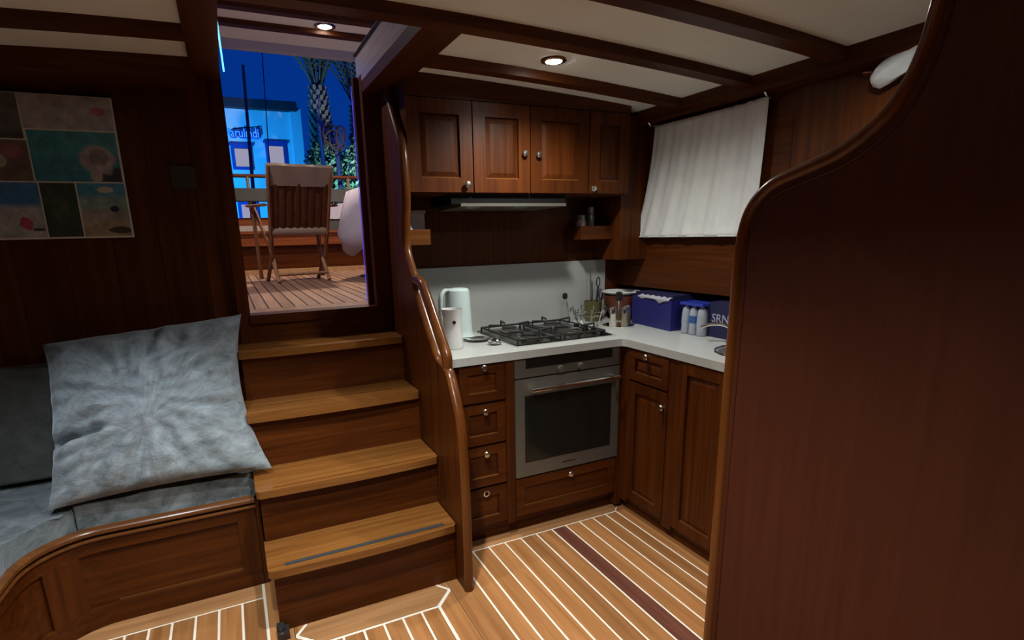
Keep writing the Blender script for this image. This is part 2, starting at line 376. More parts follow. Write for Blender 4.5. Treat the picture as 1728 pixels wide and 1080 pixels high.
be = [tuple(v[:2]) for v in smooth_path([(a, b, 0) for a, b in bed], 4)]
sb = obj('side_board', prism(be+[(2.80, 2.13), (2.80, 0.0)], 'x', 0.737, 0.772), MAH['z'], st)
tube_pts = [(0.7545, y, z) for y, z in be]
obj('edge_moulding', tube(tube_pts, 0.02, 12, flat=(0.014, 0.0205), up=(0, 1, 0)), RAIL, sb, True)
hr = [(0.7545, 2.035, 0.925), (0.7545, 2.030, 0.965), (0.7545, 2.045, 1.0), (0.7545, 2.17, 1.128), (0.7545, 2.27, 1.228), (0.7545, 2.315, 1.258), (0.7545, 2.385, 1.268)]
obj('handrail', tube(smooth_path(hr, 5), 0.02, 12, flat=(0.026, 0.0205), up=(0, 1, 0)), RAIL, sb, True)

t = thing('latch_block', (0.02, 1.95, 0), 'small black metal latch block on the floor at the foot of the stairs', 'latch')
obj('block', bx(-0.002, 0.042, 1.925, 1.98, 0, 0.026), PLASTK, t, bevel=0.003)
obj('bracket', bx(0.0, 0.026, 1.945, 1.98, 0.024, 0.042), PLASTK, t, bevel=0.003)
obj('screw', lathe([(0.007, 0), (0.006, 0.003), (0, 0.004)], (0.014, 1.935, 0.026), 10), CHROME, t, True)

# ================================================================== SETTEE
def arc(c, r, a0, a1, n): return [(c[0]+r*math.cos(math.radians(a0+(a1-a0)*k/n)), c[1]+r*math.sin(math.radians(a0+(a1-a0)*k/n))) for k in range(n+1)]
def bench_path(off):       # plan of the settee front, right end first
    r = 0.23+off
    return [(-0.022, 2.335+off)]+arc((-0.555, 2.105), r, 90, 180, 12)+[(-0.785-off-0.03, 1.7), (-0.785-off-0.06, 0.9)]
be0 = thing('settee_bench', (-0.5, 2.5, 0), 'curved mahogany settee base with panelled front beside the stairs', 'bench')
def strip(path_in, path_out, z0, z1):
    bm = B(); n = len(path_in); R = []
    for a, b in zip(path_in, path_out):
        R.append([bm.verts.new((a[0], a[1], z0)), bm.verts.new((b[0], b[1], z0)), bm.verts.new((b[0], b[1], z1)), bm.verts.new((a[0], a[1], z1))])
    for p, q in zip(R, R[1:]):
        for k in range(4): bm.faces.new((p[k], p[(k+1) % 4], q[(k+1) % 4], q[k]))
    bm.faces.new(R[0]); bm.faces.new(R[-1][::-1]); return bm
obj('front_panel', strip(bench_path(0.014), bench_path(0.034), 0.0, 0.385), MAH['x'], be0, True)
obj('top_rail', strip(bench_path(0.0), bench_path(0.016), 0.315, 0.372), MAH['x'], be0, True)
obj('bottom_rail', strip(bench_path(0.0), bench_path(0.016), 0.0, 0.085), MAH['x'], be0, True)
obj('stile', bx(-0.095, -0.022, 2.335, 2.352, 0.085, 0.315), MAH['z'], be0)
obj('stile', strip(bench_path(0.0)[4:9], bench_path(0.016)[4:9], 0.085, 0.315), MAH['z'], be0, True)
obj('panel_bead', bx(-0.10, -0.55, 2.343, 2.350, 0.083, 0.093), RAILY, be0)
obj('panel_bead', bx(-0.10, -0.55, 2.343, 2.350, 0.309, 0.317), MAH['x'], be0)
obj('end_panel', bx(-0.024, -0.006, 2.335, 2.80, 0, 0.385), MAH['z'], be0)
obj('rim', tube([(x, y, 0.402) for x, y in bench_path(0.004)], 0.02, 10, flat=(0.018, 0.022), up=(0, 0, 1)), RAILY, be0, True)
obj('rim_bead', tube([(x, y, 0.373) for x, y in bench_path(-0.006)], 0.0075, 8), RAILY, be0, True)
pin = bench_path(0.03)
obj('seat_board', prism([(-0.03, 2.80)]+pin+[(-1.45, 0.9), (-1.45, 2.80)], 'z', 0.372, 0.40), MAH['x'], be0)

def soft(name, pts, z0, z1, m, label, cat, bev=0.035, seed=0, amp=0.006, group=None):
    bm = prism(pts, 'z', z0, z1)
    es = [e for e in bm.edges if abs(e.verts[0].co.z-e.verts[1].co.z) < 1e-6]
    bmesh.ops.triangulate(bm, faces=[f for f in bm.faces if abs(f.normal.z) > 0.9 or len(f.verts) > 4])
    bmesh.ops.bevel(bm, geom=[e for e in bm.edges if len(e.link_faces) == 2 and e.calc_face_angle(0) > 0.9], offset=bev, segments=4, affect='EDGES', profile=0.55, clamp_overlap=True)
    bmesh.ops.triangulate(bm, faces=bm.faces[:])
    for _ in range(4):
        L = [e for e in bm.edges if e.calc_length() > 0.035]
        if not L: break
        bmesh.ops.subdivide_edges(bm, edges=L, cuts=1)
        bmesh.ops.triangulate(bm, faces=bm.faces[:])
    from mathutils import noise
    for v in bm.verts:
        d = noise.fractal(v.co*9+Vector((seed, 0, 0)), 1.0, 2.0, 3)
        v.co.z += amp*d*(1 if v.co.z > z0+0.02 else 0); v.co.y += amp*0.5*d
    return tag(obj(name, bm, m, None, True, angle=70), label, cat, group)
soft('seat_cushion', [(-0.635, 2.345), (-0.035, 2.345), (-0.014, 2.37), (-0.014, 2.795), (-0.635, 2.795)], 0.408, 0.514, SEATF, 'grey velvet seat cushion under the big pillow beside the stairs', 'cushion', seed=3)
lp = [p for p in bench_path(0.005) if p[0] < -0.645]
soft('seat_cushion', [(-0.645, 2.795), (-0.645, 2.345)]+lp+[(-1.44, 0.9), (-1.44, 2.795)], 0.408, 0.494, SEATF, 'grey velvet corner seat cushion at the left edge of the photo', 'cushion', seed=11)
bk = bx(-1.40, -0.56, 2.675, 2.795, 0.518, 0.985)
bmesh.ops.subdivide_edges(bk, edges=bk.edges[:], cuts=6, use_grid_fill=True)
o = obj('back_cushion', bk, BACKF, None, True, bevel=0.0); tag(o, 'dark grey backrest cushion half hidden by the pillow', 'cushion')
md = o.modifiers.new('round', 'BEVEL'); md.width = 0.03; md.segments = 3; md.limit_method = 'ANGLE'
for p in o.data.polygons: p.use_smooth = False

# big scatter pillow leaning on the bulkhead
from mathutils import noise as NZ
def pillow():
    bm = B(); N = 64
    c = {(-1, 1): Vector((-0.715, 2.715, 1.075)), (1, 1): Vector((0.025, 2.72, 1.135)), (1, -1): Vector((0.062, 2.285, 0.545)), (-1, -1): Vector((-0.70, 2.32, 0.525))}
    def base(u, v):
        a = (1-u)/2; b = (1+u)/2; q = (1-v)/2; p = (1+v)/2
        return c[(-1, 1)]*a*p+c[(1, 1)]*b*p+c[(1, -1)]*b*q+c[(-1, -1)]*a*q
    nrm = (c[(1, 1)]-c[(-1, 1)]).cross(c[(-1, -1)]-c[(-1, 1)]).normalized()
    if nrm.y > 0: nrm = -nrm
    def folds(u, v):
        d = 0
        # creases radiating from the middle of the left edge, the top left and the bottom
        for (cx, cy, k, a0, w) in ((-0.15, 0.05, 17, 0.3, 0.75), (0.15, -0.15, 13, 1.1, 0.8)):
            r = math.hypot(u-cx, v-cy); th = math.atan2(v-cy, u-cx)
            d += 0.009*math.sin(k*th+a0+3*NZ.noise(Vector((u*2, v*2, a0))))*min(1, r/0.35)*max(0, 1.15-abs(r-w))
        d += 0.020*NZ.fractal(Vector((u*2.2, v*3.2, 4)), 1, 2, 4)
        # deep fold coming in from the left edge
        vv = -0.32-0.05*math.sin(3*u); g = math.exp(-((v-vv)/0.045)**2)*max(0, min(1, (-0.25-u)/0.5))
        d -= 0.075*g
        vv = 0.12+0.25*(u+1)*0.3; g = math.exp(-((v-vv)/0.05)**2)*max(0, min(1, (-0.55-u)/0.4)); d -= 0.02*g
        for q in (-0.72, -0.55, -0.86):
            vv = q+0.22*(u+1); d -= 0.016*math.exp(-((v-vv)/0.035)**2)*max(0, min(1, (-0.35-u)/0.5))
        for q in (0.05, 0.2, 0.38):
            vv = q-0.25*(1-u); d -= 0.010*math.exp(-((v-vv)/0.04)**2)*max(0, min(1, (u-0.3)/0.5))
        return d
    front = {}; back = {}
    for i in range(N+1):
        for j in range(N+1):
            u = -1+2*i/N; v = -1+2*j/N
            pu = u*(1-0.07*(1-v*v)*abs(u)**3) if u < 0 else u*(1-0.155*(1-v*v)*abs(u)**3)
            pv = v*(1-0.05*(1-u*u)*abs(v)**3)
            p = base(pu, pv)
            e = ((1-u*u)*(1-v*v)); h = 0.125*(max(e, 0)**0.42)
            fd = folds(u, v)*min(1, e*6)
            f = p+nrm*(h+fd)
            edge = i in (0, N) or j in (0, N)
            front[i, j] = bm.verts.new(f)
            back[i, j] = front[i, j] if edge else bm.verts.new(p-nrm*h*0.30)
    for i in range(N):
        for j in range(N):
            bm.faces.new((front[i, j], front[i+1, j], front[i+1, j+1], front[i, j+1]))
            q = (back[i, j], back[i, j+1], back[i+1, j+1], back[i+1, j])
            try: bm.faces.new(q)
            except ValueError: pass
    return bm
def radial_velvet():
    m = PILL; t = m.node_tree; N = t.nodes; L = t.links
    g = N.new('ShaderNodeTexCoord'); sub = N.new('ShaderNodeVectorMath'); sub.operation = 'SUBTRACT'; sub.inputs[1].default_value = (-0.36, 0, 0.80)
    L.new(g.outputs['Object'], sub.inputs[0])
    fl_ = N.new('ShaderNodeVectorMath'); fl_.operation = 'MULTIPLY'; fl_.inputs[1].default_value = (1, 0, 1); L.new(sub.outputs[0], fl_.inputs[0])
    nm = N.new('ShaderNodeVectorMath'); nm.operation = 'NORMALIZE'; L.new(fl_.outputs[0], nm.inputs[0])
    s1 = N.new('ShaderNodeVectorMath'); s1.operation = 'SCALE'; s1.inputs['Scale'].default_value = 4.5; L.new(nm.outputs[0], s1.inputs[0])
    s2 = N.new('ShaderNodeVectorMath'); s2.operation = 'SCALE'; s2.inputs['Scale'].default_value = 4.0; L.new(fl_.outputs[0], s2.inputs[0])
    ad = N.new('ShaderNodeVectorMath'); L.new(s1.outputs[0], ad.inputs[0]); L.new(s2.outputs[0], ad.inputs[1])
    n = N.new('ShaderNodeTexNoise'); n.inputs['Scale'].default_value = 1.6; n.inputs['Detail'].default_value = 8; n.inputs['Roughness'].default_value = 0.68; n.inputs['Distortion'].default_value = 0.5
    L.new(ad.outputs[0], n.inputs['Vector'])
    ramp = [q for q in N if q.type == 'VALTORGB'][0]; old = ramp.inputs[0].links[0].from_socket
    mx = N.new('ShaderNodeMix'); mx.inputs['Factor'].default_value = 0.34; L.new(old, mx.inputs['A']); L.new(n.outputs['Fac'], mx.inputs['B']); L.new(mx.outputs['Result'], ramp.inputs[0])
radial_velvet()
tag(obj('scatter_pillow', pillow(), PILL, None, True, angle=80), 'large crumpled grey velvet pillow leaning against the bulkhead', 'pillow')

# ================================================================== GALLEY
def MB(u, d, z): return (u, 2.19-d, z)          # back run, d = towards the camera
def MR(u, d, z): return (1.772-d, u, z)         # right run
def MU(u, d, z): return (u, 2.50-d, z)          # upper cabinets
GR = {MB: 'x', MR: 'y', MU: 'x'}; OUT = {MB: (0, -1, 0), MR: (-1, 0, 0), MU: (0, -1, 0)}
def knob(M, u, z, parent, d=0.018):
    c = M(u, d, z)
    return obj('knob', lathe_dir([(0, 0), (0.006, 0), (0.006, 0.008), (0.0135, 0.013), (0.0155, 0.019), (0.012, 0.025), (0, 0.027)], c, OUT[M], 16), KNOB, parent, True)
def front(M, name, u0, u1, z0, z1, parent, fw=0.045, grain='z', th=0.018, raised=True):
    if not raised: th = 0.013
    """frame-and-panel door or drawer front standing th proud of the carcase"""
    bm = B(); g = 0.002
    u0 += g; u1 -= g; z0 += g; z1 -= g
    boxM(M, u0, u0+fw, 0, th, z0, z1, bm); boxM(M, u1-fw, u1, 0, th, z0, z1, bm)
    boxM(M, u0+fw, u1-fw, 0, th, z0, z0+fw, bm); boxM(M, u0+fw, u1-fw, 0, th, z1-fw, z1, bm)
    d = obj(name, bm, MAHP[grain] if grain == 'z' else MAHP[GR[M]], parent, bevel=0.0025, seg=1)
    # panel: sunk field with a bevelled raised centre
    a, b, c, e = u0+fw, u1-fw, z0+fw, z1-fw; s = min(0.028, (b-a)*0.22, (e-c)*0.25)
    bm = B()
    o4 = [bm.verts.new(M(u, 0.004, z)) for u, z in ((a, c), (b, c), (b, e), (a, e))]
    i4 = [bm.verts.new(M(u, 0.006, z)) for u, z in ((a+0.006, c+0.006), (b-0.006, c+0.006), (b-0.006, e-0.006), (a+0.006, e-0.006))]
    t4 = [bm.verts.new(M(u, 0.013 if raised else 0.006, z)) for u, z in ((a+s, c+s), (b-s, c+s), (b-s, e-s), (a+s, e-s))]
    for A, D in ((o4, i4), (i4, t4)):
        for k in range(4): bm.faces.new((A[k], A[(k+1) % 4], D[(k+1) % 4], D[k]))
    bm.faces.new(t4); bm.faces.new(o4[::-1])
    obj('field_panel', bm, MAHP[grain] if grain == 'z' else MAHP[GR[M]], d)
    bm = B(); boxM(M, a, b, 0.006, 0.0135, c, c+0.006, bm)
    obj('bottom_bead', bm, RAILY, d)
    return d

# --- back run
dc = thing('drawer_cabinet', (0.96, 2.45, 0), 'narrow mahogany stack of four drawers left of the oven', 'cabinet')
obj('carcase', bx(0.776, 1.132, 2.19, 2.79, 0.075, 0.898), MAH['z'], dc)
obj('plinth', bx(0.776, 1.132, 2.225, 2.78, 0.0, 0.075), MAH['x'], dc)
obj('stile', bx(1.088, 1.132, 2.174, 2.19, 0.078, 0.898), MAH['z'], dc)
for z0, z1, kz in ((0.715, 0.892, 0.880), (0.510, 0.705, 0.675), (0.300, 0.500, 0.469), (0.095, 0.290, 0.266)):
    d = front(MB, 'drawer', 0.86, 1.088, z0, z1, dc, 0.042, 'x', raised=False)
    if kz > 0.3: knob(MB, 0.975, kz, d)
    else: obj('finger_ring', lathe_dir([(0.009, 0), (0.016, 0), (0.016, 0.006), (0.010, 0.007), (0.009, 0.001)], MB(0.975, 0.018, kz), OUT[MB], 18), KNOB, d, True)

ob = thing('oven', (1.44, 2.45, 0.30), 'built-in stainless steel oven with dark glass door under the hob', 'oven')
obj('body', bx(1.150, 1.722, 2.20, 2.74, 0.305, 0.893), BLACK, ob)
obj('control_panel', boxM(MB, 1.136, 1.735, -0.012, 0.016, 0.803, 0.893), STEEL, ob, bevel=0.002, seg=1)
obj('display', boxM(MB, 1.195, 1.690, 0.010, 0.0175, 0.846, 0.892), GLASSB, ob)
for u in (1.383, 1.499):
    k = obj('control_knob', lathe_dir([(0, 0), (0.019, 0), (0.017, 0.018), (0, 0.02)], MB(u, 0.016, 0.823), OUT[MB], 20), STEEL, ob, True)
od = obj('oven_door', boxM(MB, 1.136, 1.735, -0.012, 0.020, 0.306, 0.796), STEEL, ob, bevel=0.003, seg=1)
obj('door_glass', boxM(MB, 1.190, 1.683, 0.012, 0.0215, 0.383, 0.709), GLASSB, od)
obj('glass_rim', boxM(MB, 1.186, 1.687, 0.010, 0.0208, 0.378, 0.714), BLACK, od)
bm = tube([MB(1.205, 0.055, 0.748), MB(1.712, 0.055, 0.748)], 0.011, 12)
for u in (1.225, 1.692): tube([MB(u, 0.018, 0.748), MB(u, 0.055, 0.748)], 0.008, 8, bm)
obj('handle', bm, CHROME, od, True)
obj('maker_mark', boxM(MB, 1.395, 1.475, 0.019, 0.0206, 0.338, 0.343), BLACK, od)

uc = thing('pan_drawer', (1.44, 2.45, 0), 'wide mahogany drawer below the oven with one knob', 'cabinet')
obj('carcase', bx(1.134, 1.77, 2.19, 2.79, 0.075, 0.302), MAH['x'], uc)
obj('plinth', bx(1.134, 1.80, 2.225, 2.78, 0.0, 0.075), MAH['x'], uc)
d = front(MB, 'drawer', 1.136, 1.735, 0.095, 0.298, uc, 0.05, 'x', raised=False); knob(MB, 1.439, 0.272, d)
obj('filler_post', bx(1.737, 1.772, 2.174, 2.26, 0.02, 0.898), MAH['z'], uc)

# --- right run
rc = thing('corner_cabinet', (2.0, 2.0, 0), 'mahogany cabinet with small drawer over a door, right of the oven', 'cabinet')
obj('carcase', bx(1.772, 2.45, 1.838, 2.19, 0.06, 0.898), MAH['z'], rc)
obj('plinth', bx(1.80, 2.44, 1.838, 2.225, 0.0, 0.06), MAH['y'], rc)
obj('stile', boxM(MR, 2.118, 2.173, 0, 0.014, 0.06, 0.898), MAH['z'], rc)
d = front(MR, 'drawer', 1.845, 2.118, 0.735, 0.893, rc, 0.04, 'y'); knob(MR, 1.985, 0.874, d)
d = front(MR, 'door', 1.845, 2.118, 0.085, 0.728, rc, 0.05); knob(MR, 1.868, 0.655, d)
sc = thing('sink_cabinet', (2.0, 1.5, 0), 'mahogany sink cabinet with tall plain panelled door next to the partition', 'cabinet')
obj('carcase', bx(1.772, 2.45, 1.10, 1.836, 0.06, 0.898), MAH['z'], sc)
obj('plinth', bx(1.80, 2.44, 1.10, 1.836, 0.0, 0.06), MAH['y'], sc)
obj('stile', boxM(MR, 1.785, 1.845, 0, 0.014, 0.06, 0.898), MAH['z'], sc)
front(MR, 'door', 1.505, 1.785, 0.085, 0.893, sc, 0.05)
front(MR, 'door', 1.20, 1.50, 0.085, 0.893, sc, 0.05)

# --- L shaped worktop and splashback
wt = [(0.774, 2.165), (1.715, 2.165), (1.738, 2.158), (1.748, 2.135), (1.748, 1.06), (2.46, 1.06), (2.46, 2.798), (0.774, 2.798)]
o = obj('worktop', prism(wt, 'z', 0.898, 0.935), STONE, bevel=0.006, seg=2); tag(o, 'pale speckled stone L-shaped worktop of the galley', 'worktop')
o = obj('splashback', bx(0.774, 2.09, 2.782, 2.799, 0.936, 1.292), SPLASH, bevel=0.002, seg=1); tag(o, 'pale grey splashback panel behind the hob', 'splashback')

# --- upper cabinets
def upper(u0, u1, doors, label):
    t = thing('wall_cabinet', ((u0+u1)/2, 2.65, 1.645), label, 'cabinet', 'mahogany wall cabinets over the hob')
    zt = min(zc(u0), zc(u1))-0.002
    obj('carcase', prism([(u0, 1.648), (u1, 1.648), (u1, zc(u1)), (u0, zc(u0))], 'y', 2.502, 2.798), MAH['z'], t)
    for a, b, kx, kz in doors:
        d = front(MU, 'door', a, b, 1.652, 2.055, t, 0.062); knob(MU, kx, kz, d)
    obj('frieze', prism([(u0, 2.057), (u1, 2.057), (u1, zc(u1)), (u0, zc(u0))], 'y', 2.484, 2.503), MAH['x'], t)
    return t
upper(0.776, 1.094, [(0.776, 1.094, 1.057, 1.689)], 'single door mahogany wall cabinet next to the stairs')
upper(1.0945, 1.7475, [(1.096, 1.400, 1.364, 1.836), (1.402, 1.746, 1.441, 1.833)], 'double door mahogany wall cabinet with two knobs side by side')
upper(1.748, 2.01, [(1.750, 2.005, 1.768, 1.677)], 'single door mahogany wall cabinet in the right corner')
o = obj('trim_1', bx(2.01, 2.2, 2.55, 2.80, 1.30, 2.06), MAH['z']); tag(o, 'mahogany corner filler beside the wall cabinets', kind='structure')

HOODB = plain('hood_black', (0.006, 0.006, 0.006), 0.8, Specular_IOR_Level=0.1)
rh = thing('range_hood', (1.25, 2.6, 1.58), 'slim black and steel range hood under the wall cabinets', 'range hood')
obj('body', bx(0.985, 1.62, 2.505, 2.79, 1.602, 1.647), HOODB, rh, bevel=0.004, seg=1)
obj('visor', prism([(2.468, 1.590), (2.78, 1.582), (2.78, 1.602), (2.468, 1.604)], 'x', 1.02, 1.60), STEEL, rh, bevel=0.002, seg=1)
for x in (1.10, 1.36): obj('lamp_cover', lathe([(0, -0.012), (0.04, -0.009), (0.05, 0.0), (0, 0.0)], (x, 2.53, 1.590), 16), STEEL, rh, True)

# --- small shelves either side under the wall cabinets
for x0, x1, y0, lab, nm in ((0.774, 0.908, 2.60, 'small mahogany shelf box left of the range hood', 'l'), (1.80, 2.09, 2.62, 'dark mahogany shelf right of the range hood', 'r')):
    t = thing('wall_shelf', ((x0+x1)/2, 2.7, 1.41), lab, 'shelf')
    obj('shelf_front', bx(x0, x1, y0, y0+0.018, 1.417, 1.490), RAILY if nm == 'l' else MAH['x'], t, bevel=0.003, seg=1)
    obj('shelf_board', bx(x0, x1, y0+0.018, 2.798, 1.417, 1.435), MAH['x'], t)
    obj('shelf_side', bx(x1-0.015 if nm == 'l' else x0, x1 if nm == 'l' else x0+0.015, y0+0.018, 2.798, 1.435, 1.49), MAH['x'], t)
t = thing('storage_box', (0.85, 2.70, 1.435), 'small clear plastic box on the left wall shelf', 'box')
obj('box_body', bx(0.79, 0.895, 2.64, 2.77, 1.436, 1.568), plain('cloudy_plastic', (0.32, 0.31, 0.32), 0.25), t, bevel=0.008)
obj('lid', bx(0.785, 0.90, 2.635, 2.775, 1.568, 1.580), plain('cloudy_lid', (0.25, 0.24, 0.25), 0.25), t, bevel=0.004)
o = obj('folded_paper', prism([(0.79, 1.436), (0.855, 1.436), (0.80, 1.545), (0.79, 1.548)], 'y', 2.622, 2.630), PAPER); tag(o, 'white folded paper leaning in front of the clear box', 'paper')
for x, y, h, r, c, lab in ((1.84, 2.68, 0.115, 0.028, (0.30, 0.22, 0.22), 'pinkish glass jar on the right wall shelf'), (1.915, 2.70, 0.16, 0.025, (0.10, 0.09, 0.085), 'dark bottle with metal cap on the right wall shelf')):
    t = thing('jar' if h < 0.13 else 'bottle', (x, y, 1.436), lab, 'jar' if h < 0.13 else 'bottle')
    obj('body', lathe([(0, 0), (r, 0), (r, h*0.7), (r*0.8, h*0.8), (0, h*0.8)], (x, y, 1.4355), 16), plain('jar_%d' % int(h*1000), c, 0.15), t, True)
    obj('cap', lathe([(r*0.82, h*0.8), (r*0.82, h), (0, h)], (x, y, 1.4355), 16), STEEL, t, True)

# --- hob
hb = thing('gas_hob', (1.47, 2.5, 0.936), 'four burner gas hob set into the worktop above the oven', 'hob')
obj('tray_rim', bx(1.182, 1.762, 2.242, 2.742, 0.935, 0.941), CHROME, hb, bevel=0.002, seg=1)
obj('hotplate', bx(1.196, 1.748, 2.256, 2.728, 0.938, 0.9445), plain('hob_steel', (0.16, 0.155, 0.15), 0.22, 1.0, var=0.1), hb, bevel=0.002, seg=1)
for x, y, r in ((1.335, 2.375, 0.052), (1.335, 2.61, 0.040), (1.60, 2.375, 0.034), (1.60, 2.61, 0.044)):
    b = obj('burner', lathe([(r*1.25, 0), (r*1.25, 0.006), (r, 0.010), (r, 0.020), (0, 0.020)], (x, y, 0.9445), 24), STEEL, hb, True)
    obj('burner_cap', lathe([(r*0.92, 0.020), (r*0.95, 0.026), (r*0.5, 0.030), (0, 0.030)], (x, y, 0.9445), 24), CHROME if r == 0.034 else IRON, b, True)
for cx in (1.335, 1.60):
    bm = B(); w_, zr, zt_ = 0.12, 0.962, 0.988
    for sx in (-1, 1):
        x = cx+sx*w_
        tube([(x, 2.285, 0.945), (x, 2.285, zr), (x, 2.71, zr), (x, 2.71, 0.945)], 0.0055, 6, bm)
        for y in (2.375, 2.61): tube([(x, y, zr), (x, y, zt_), (cx+sx*0.075, y, zt_-0.004), (cx+sx*0.045, y, zt_-0.008)], 0.0055, 6, bm)
    for y, s_ in ((2.285, 1), (2.71, -1)):
        tube([(cx-w_, y, zr), (cx+w_, y, zr)], 0.0055, 6, bm)
        tube([(cx, y, zr), (cx, y, zt_), (cx, y+s_*0.045, zt_-0.006)], 0.0055, 6, bm)
    obj('pan_support', bm, IRON, hb)
for i, y in enumerate((2.30, 2.38, 2.46, 2.54)):
    obj('control_knob', lathe([(0.017, 0), (0.015, 0.018), (0, 0.02)], (1.722, y, 0.9445), 16), BLACK, hb, True)

# --- things on the worktop, left of the hob
kt = thing('kettle', (1.035, 2.62, 0.936), 'white plastic electric kettle standing left of the hob', 'kettle')
kc = (1.045, 2.62, 0.936)
obj('body', lathe([(0, 0.0), (0.076, 0.0), (0.082, 0.012), (0.074, 0.022), (0.071, 0.05), (0.062, 0.235), (0.060, 0.25), (0.05, 0.258), (0, 0.262)], kc, 28), KETTLE, kt, True)
obj('power_base', lathe([(0, 0), (0.085, 0), (0.086, 0.010), (0.078, 0.014), (0, 0.014)], kc, 28), KETTLE, kt, True)
a = math.radians(200)
def kp(r, z): return (kc[0]+r*math.cos(a), kc[1]+r*math.sin(a), kc[2]+z)
obj('handle', tube(smooth_path([kp(0.05, 0.25), kp(0.085, 0.255), kp(0.112, 0.225), kp(0.117, 0.16), kp(0.11, 0.09), kp(0.075, 0.055)], 5), 0.012, 10, flat=(0.009, 0.014)), KETTLE, kt, True)
b2 = math.radians(20)
obj('spout', lathe([(0.012, 0.205), (0.02, 0.235), (0.018, 0.252), (0, 0.253)], (kc[0]+0.052*math.cos(b2), kc[1]+0.052*math.sin(b2), kc[2]), 12), KETTLE, kt, True)
mg = thing('canister', (0.925, 2.40, 0.936), 'white waisted canister with a dark dot, in front of the kettle', 'canister')
mc = (0.925, 2.40, 0.936)
obj('body', lathe([(0, 0), (0.050, 0), (0.053, 0.01), (0.047, 0.05), (0.042, 0.10), (0.044, 0.15), (0.050, 0.188), (0.047, 0.188), (0.041, 0.15), (0.0, 0.14)], mc, 28), PORC, mg, True)
ddir = Vector((-0.15, -1, 0.0)).normalized()
obj('dot_emblem', lathe_dir([(0, 0), (0.009, 0), (0.008, 0.004), (0, 0.004)], (mc[0]+ddir.x*0.0415, mc[1]+ddir.y*0.0415, mc[2]+0.128), ddir, 16), BLACK, mg, True)
sr = thing('spoon_rest', (1.12, 2.47, 0.936), 'steel spoon lying on a dish left of the hob', 'spoon')
obj('dish', lathe([(0, 0), (0.035, 0), (0.055, 0.012), (0.052, 0.013), (0.034, 0.004), (0, 0.004)], (1.105, 2.50, 0.936), 20, sx=1.2), CHROME, sr, True)
obj('spoon', tube(smooth_path([(1.03, 2.53, 0.955), (1.08, 2.51, 0.952), (1.13, 2.48, 0.948), (1.16, 2.46, 0.948)], 4), 0.005, 8, flat=(0.003, 0.009)), CHROME, sr, True)
bm = B(); bmesh.ops.create_icosphere(bm, subdivisions=3, radius=0.034)
for v in bm.verts:
    n = NZ.noise(v.co*60); v.co *= 1+0.35*n; v.co.z *= 0.45
bmesh.ops.translate(bm, vec=(1.135, 2.37, 0.9515), verts=bm.verts)
o = obj('crumpled_foil', bm, CHROME); tag(o, 'small crumpled silver foil at the front left of the hob', 'foil')

# --- corner right of the hob
fb = thing('wire_basket', (1.86, 2.62, 0.936), 'curly wire fruit basket in the galley corner', 'basket')
bm = B()
for k in range(9):
    a = 2*math.pi*k/9; ca, sa = math.cos(a), math.sin(a)
    tube(smooth_path([(1.825+0.05*ca, 2.565+0.05*sa, 0.939), (1.825+0.075*ca, 2.565+0.075*sa, 0.975), (1.825+0.095*ca, 2.565+0.095*sa, 1.03), (1.825+0.112*ca, 2.565+0.112*sa, 1.04), (1.825+0.108*ca, 2.565+0.108*sa, 1.02)], 4), 0.0028, 6, bm)
obj('wires', bm, CHROME, fb, True)
bm = tube([(1.825+0.05*math.cos(a*0.2618), 2.565+0.05*math.sin(a*0.2618), 0.939) for a in range(24)], 0.003, 6, closed=True)
tube([(1.825+0.088*math.cos(a*0.2618), 2.565+0.088*math.sin(a*0.2618), 1.005) for a in range(24)], 0.003, 6, bm, closed=True)
obj('hoops', bm, CHROME, fb, True)
t = thing('oil_cruet', (1.70, 2.66, 0.936), 'small glass oil cruet behind the hob corner', 'cruet')
obj('flask', lathe([(0, 0), (0.032, 0), (0.034, 0.02), (0.024, 0.07), (0.010, 0.10), (0.010, 0.14), (0, 0.14)], (1.775, 2.742, 0.936), 16), GLASS, t, True)
obj('stopper', lathe([(0.010, 0.14), (0.016, 0.15), (0.014, 0.172), (0, 0.178)], (1.775, 2.742, 0.936), 14), BLACK, t, True)
t = thing('utensil_pot', (1.93, 2.70, 0.936), 'olive glass utensil pot by the splashback end', 'pot')
obj('pot', lathe([(0, 0), (0.045, 0), (0.052, 0.12), (0.048, 0.12), (0.042, 0.01), (0, 0.01)], (1.955, 2.715, 0.936), 20), OLIVE, t, True)
o = obj('ladle', tube([(1.95, 2.73, 0.96), (1.952, 2.74, 1.22)], 0.004, 8), STEEL, None, True); tag(o, 'thin steel ladle standing in the utensil pot', 'utensil')
bm = tube([(1.975, 2.715, 0.96), (1.998, 2.725, 1.14)], 0.007, 8)
tube([(1.998+0.012*math.sin(a*0.3927), 2.725, 1.165+0.028*-math.cos(a*0.3927)) for a in range(16)], 0.004, 6, bm, closed=True)
o = obj('kitchen_scissors', bm, plain('blue_black_plastic', (0.02, 0.022, 0.05), 0.4), None, True); tag(o, 'dark kitchen scissors with loop handle in the utensil pot', 'utensil')
sk = thing('spice_rack', (1.955, 2.46, 0.936), 'round wire rack for the spice shakers beside the basket', 'rack')
obj('base', lathe([(0, 0), (0.085, 0), (0.087, 0.008), (0.08, 0.010), (0, 0.010)], (1.955, 2.47, 0.936), 24), CHROME, sk, True)
obj('post', tube([(1.955, 2.47, 0.945), (1.955, 2.47, 1.10)], 0.004, 8), CHROME, sk, True)
obj('post_knob', lathe([(0, 0.14), (0.018, 0.145), (0.018, 0.19), (0, 0.195)], (1.955, 2.47, 0.936), 14), BLACK, sk, True)
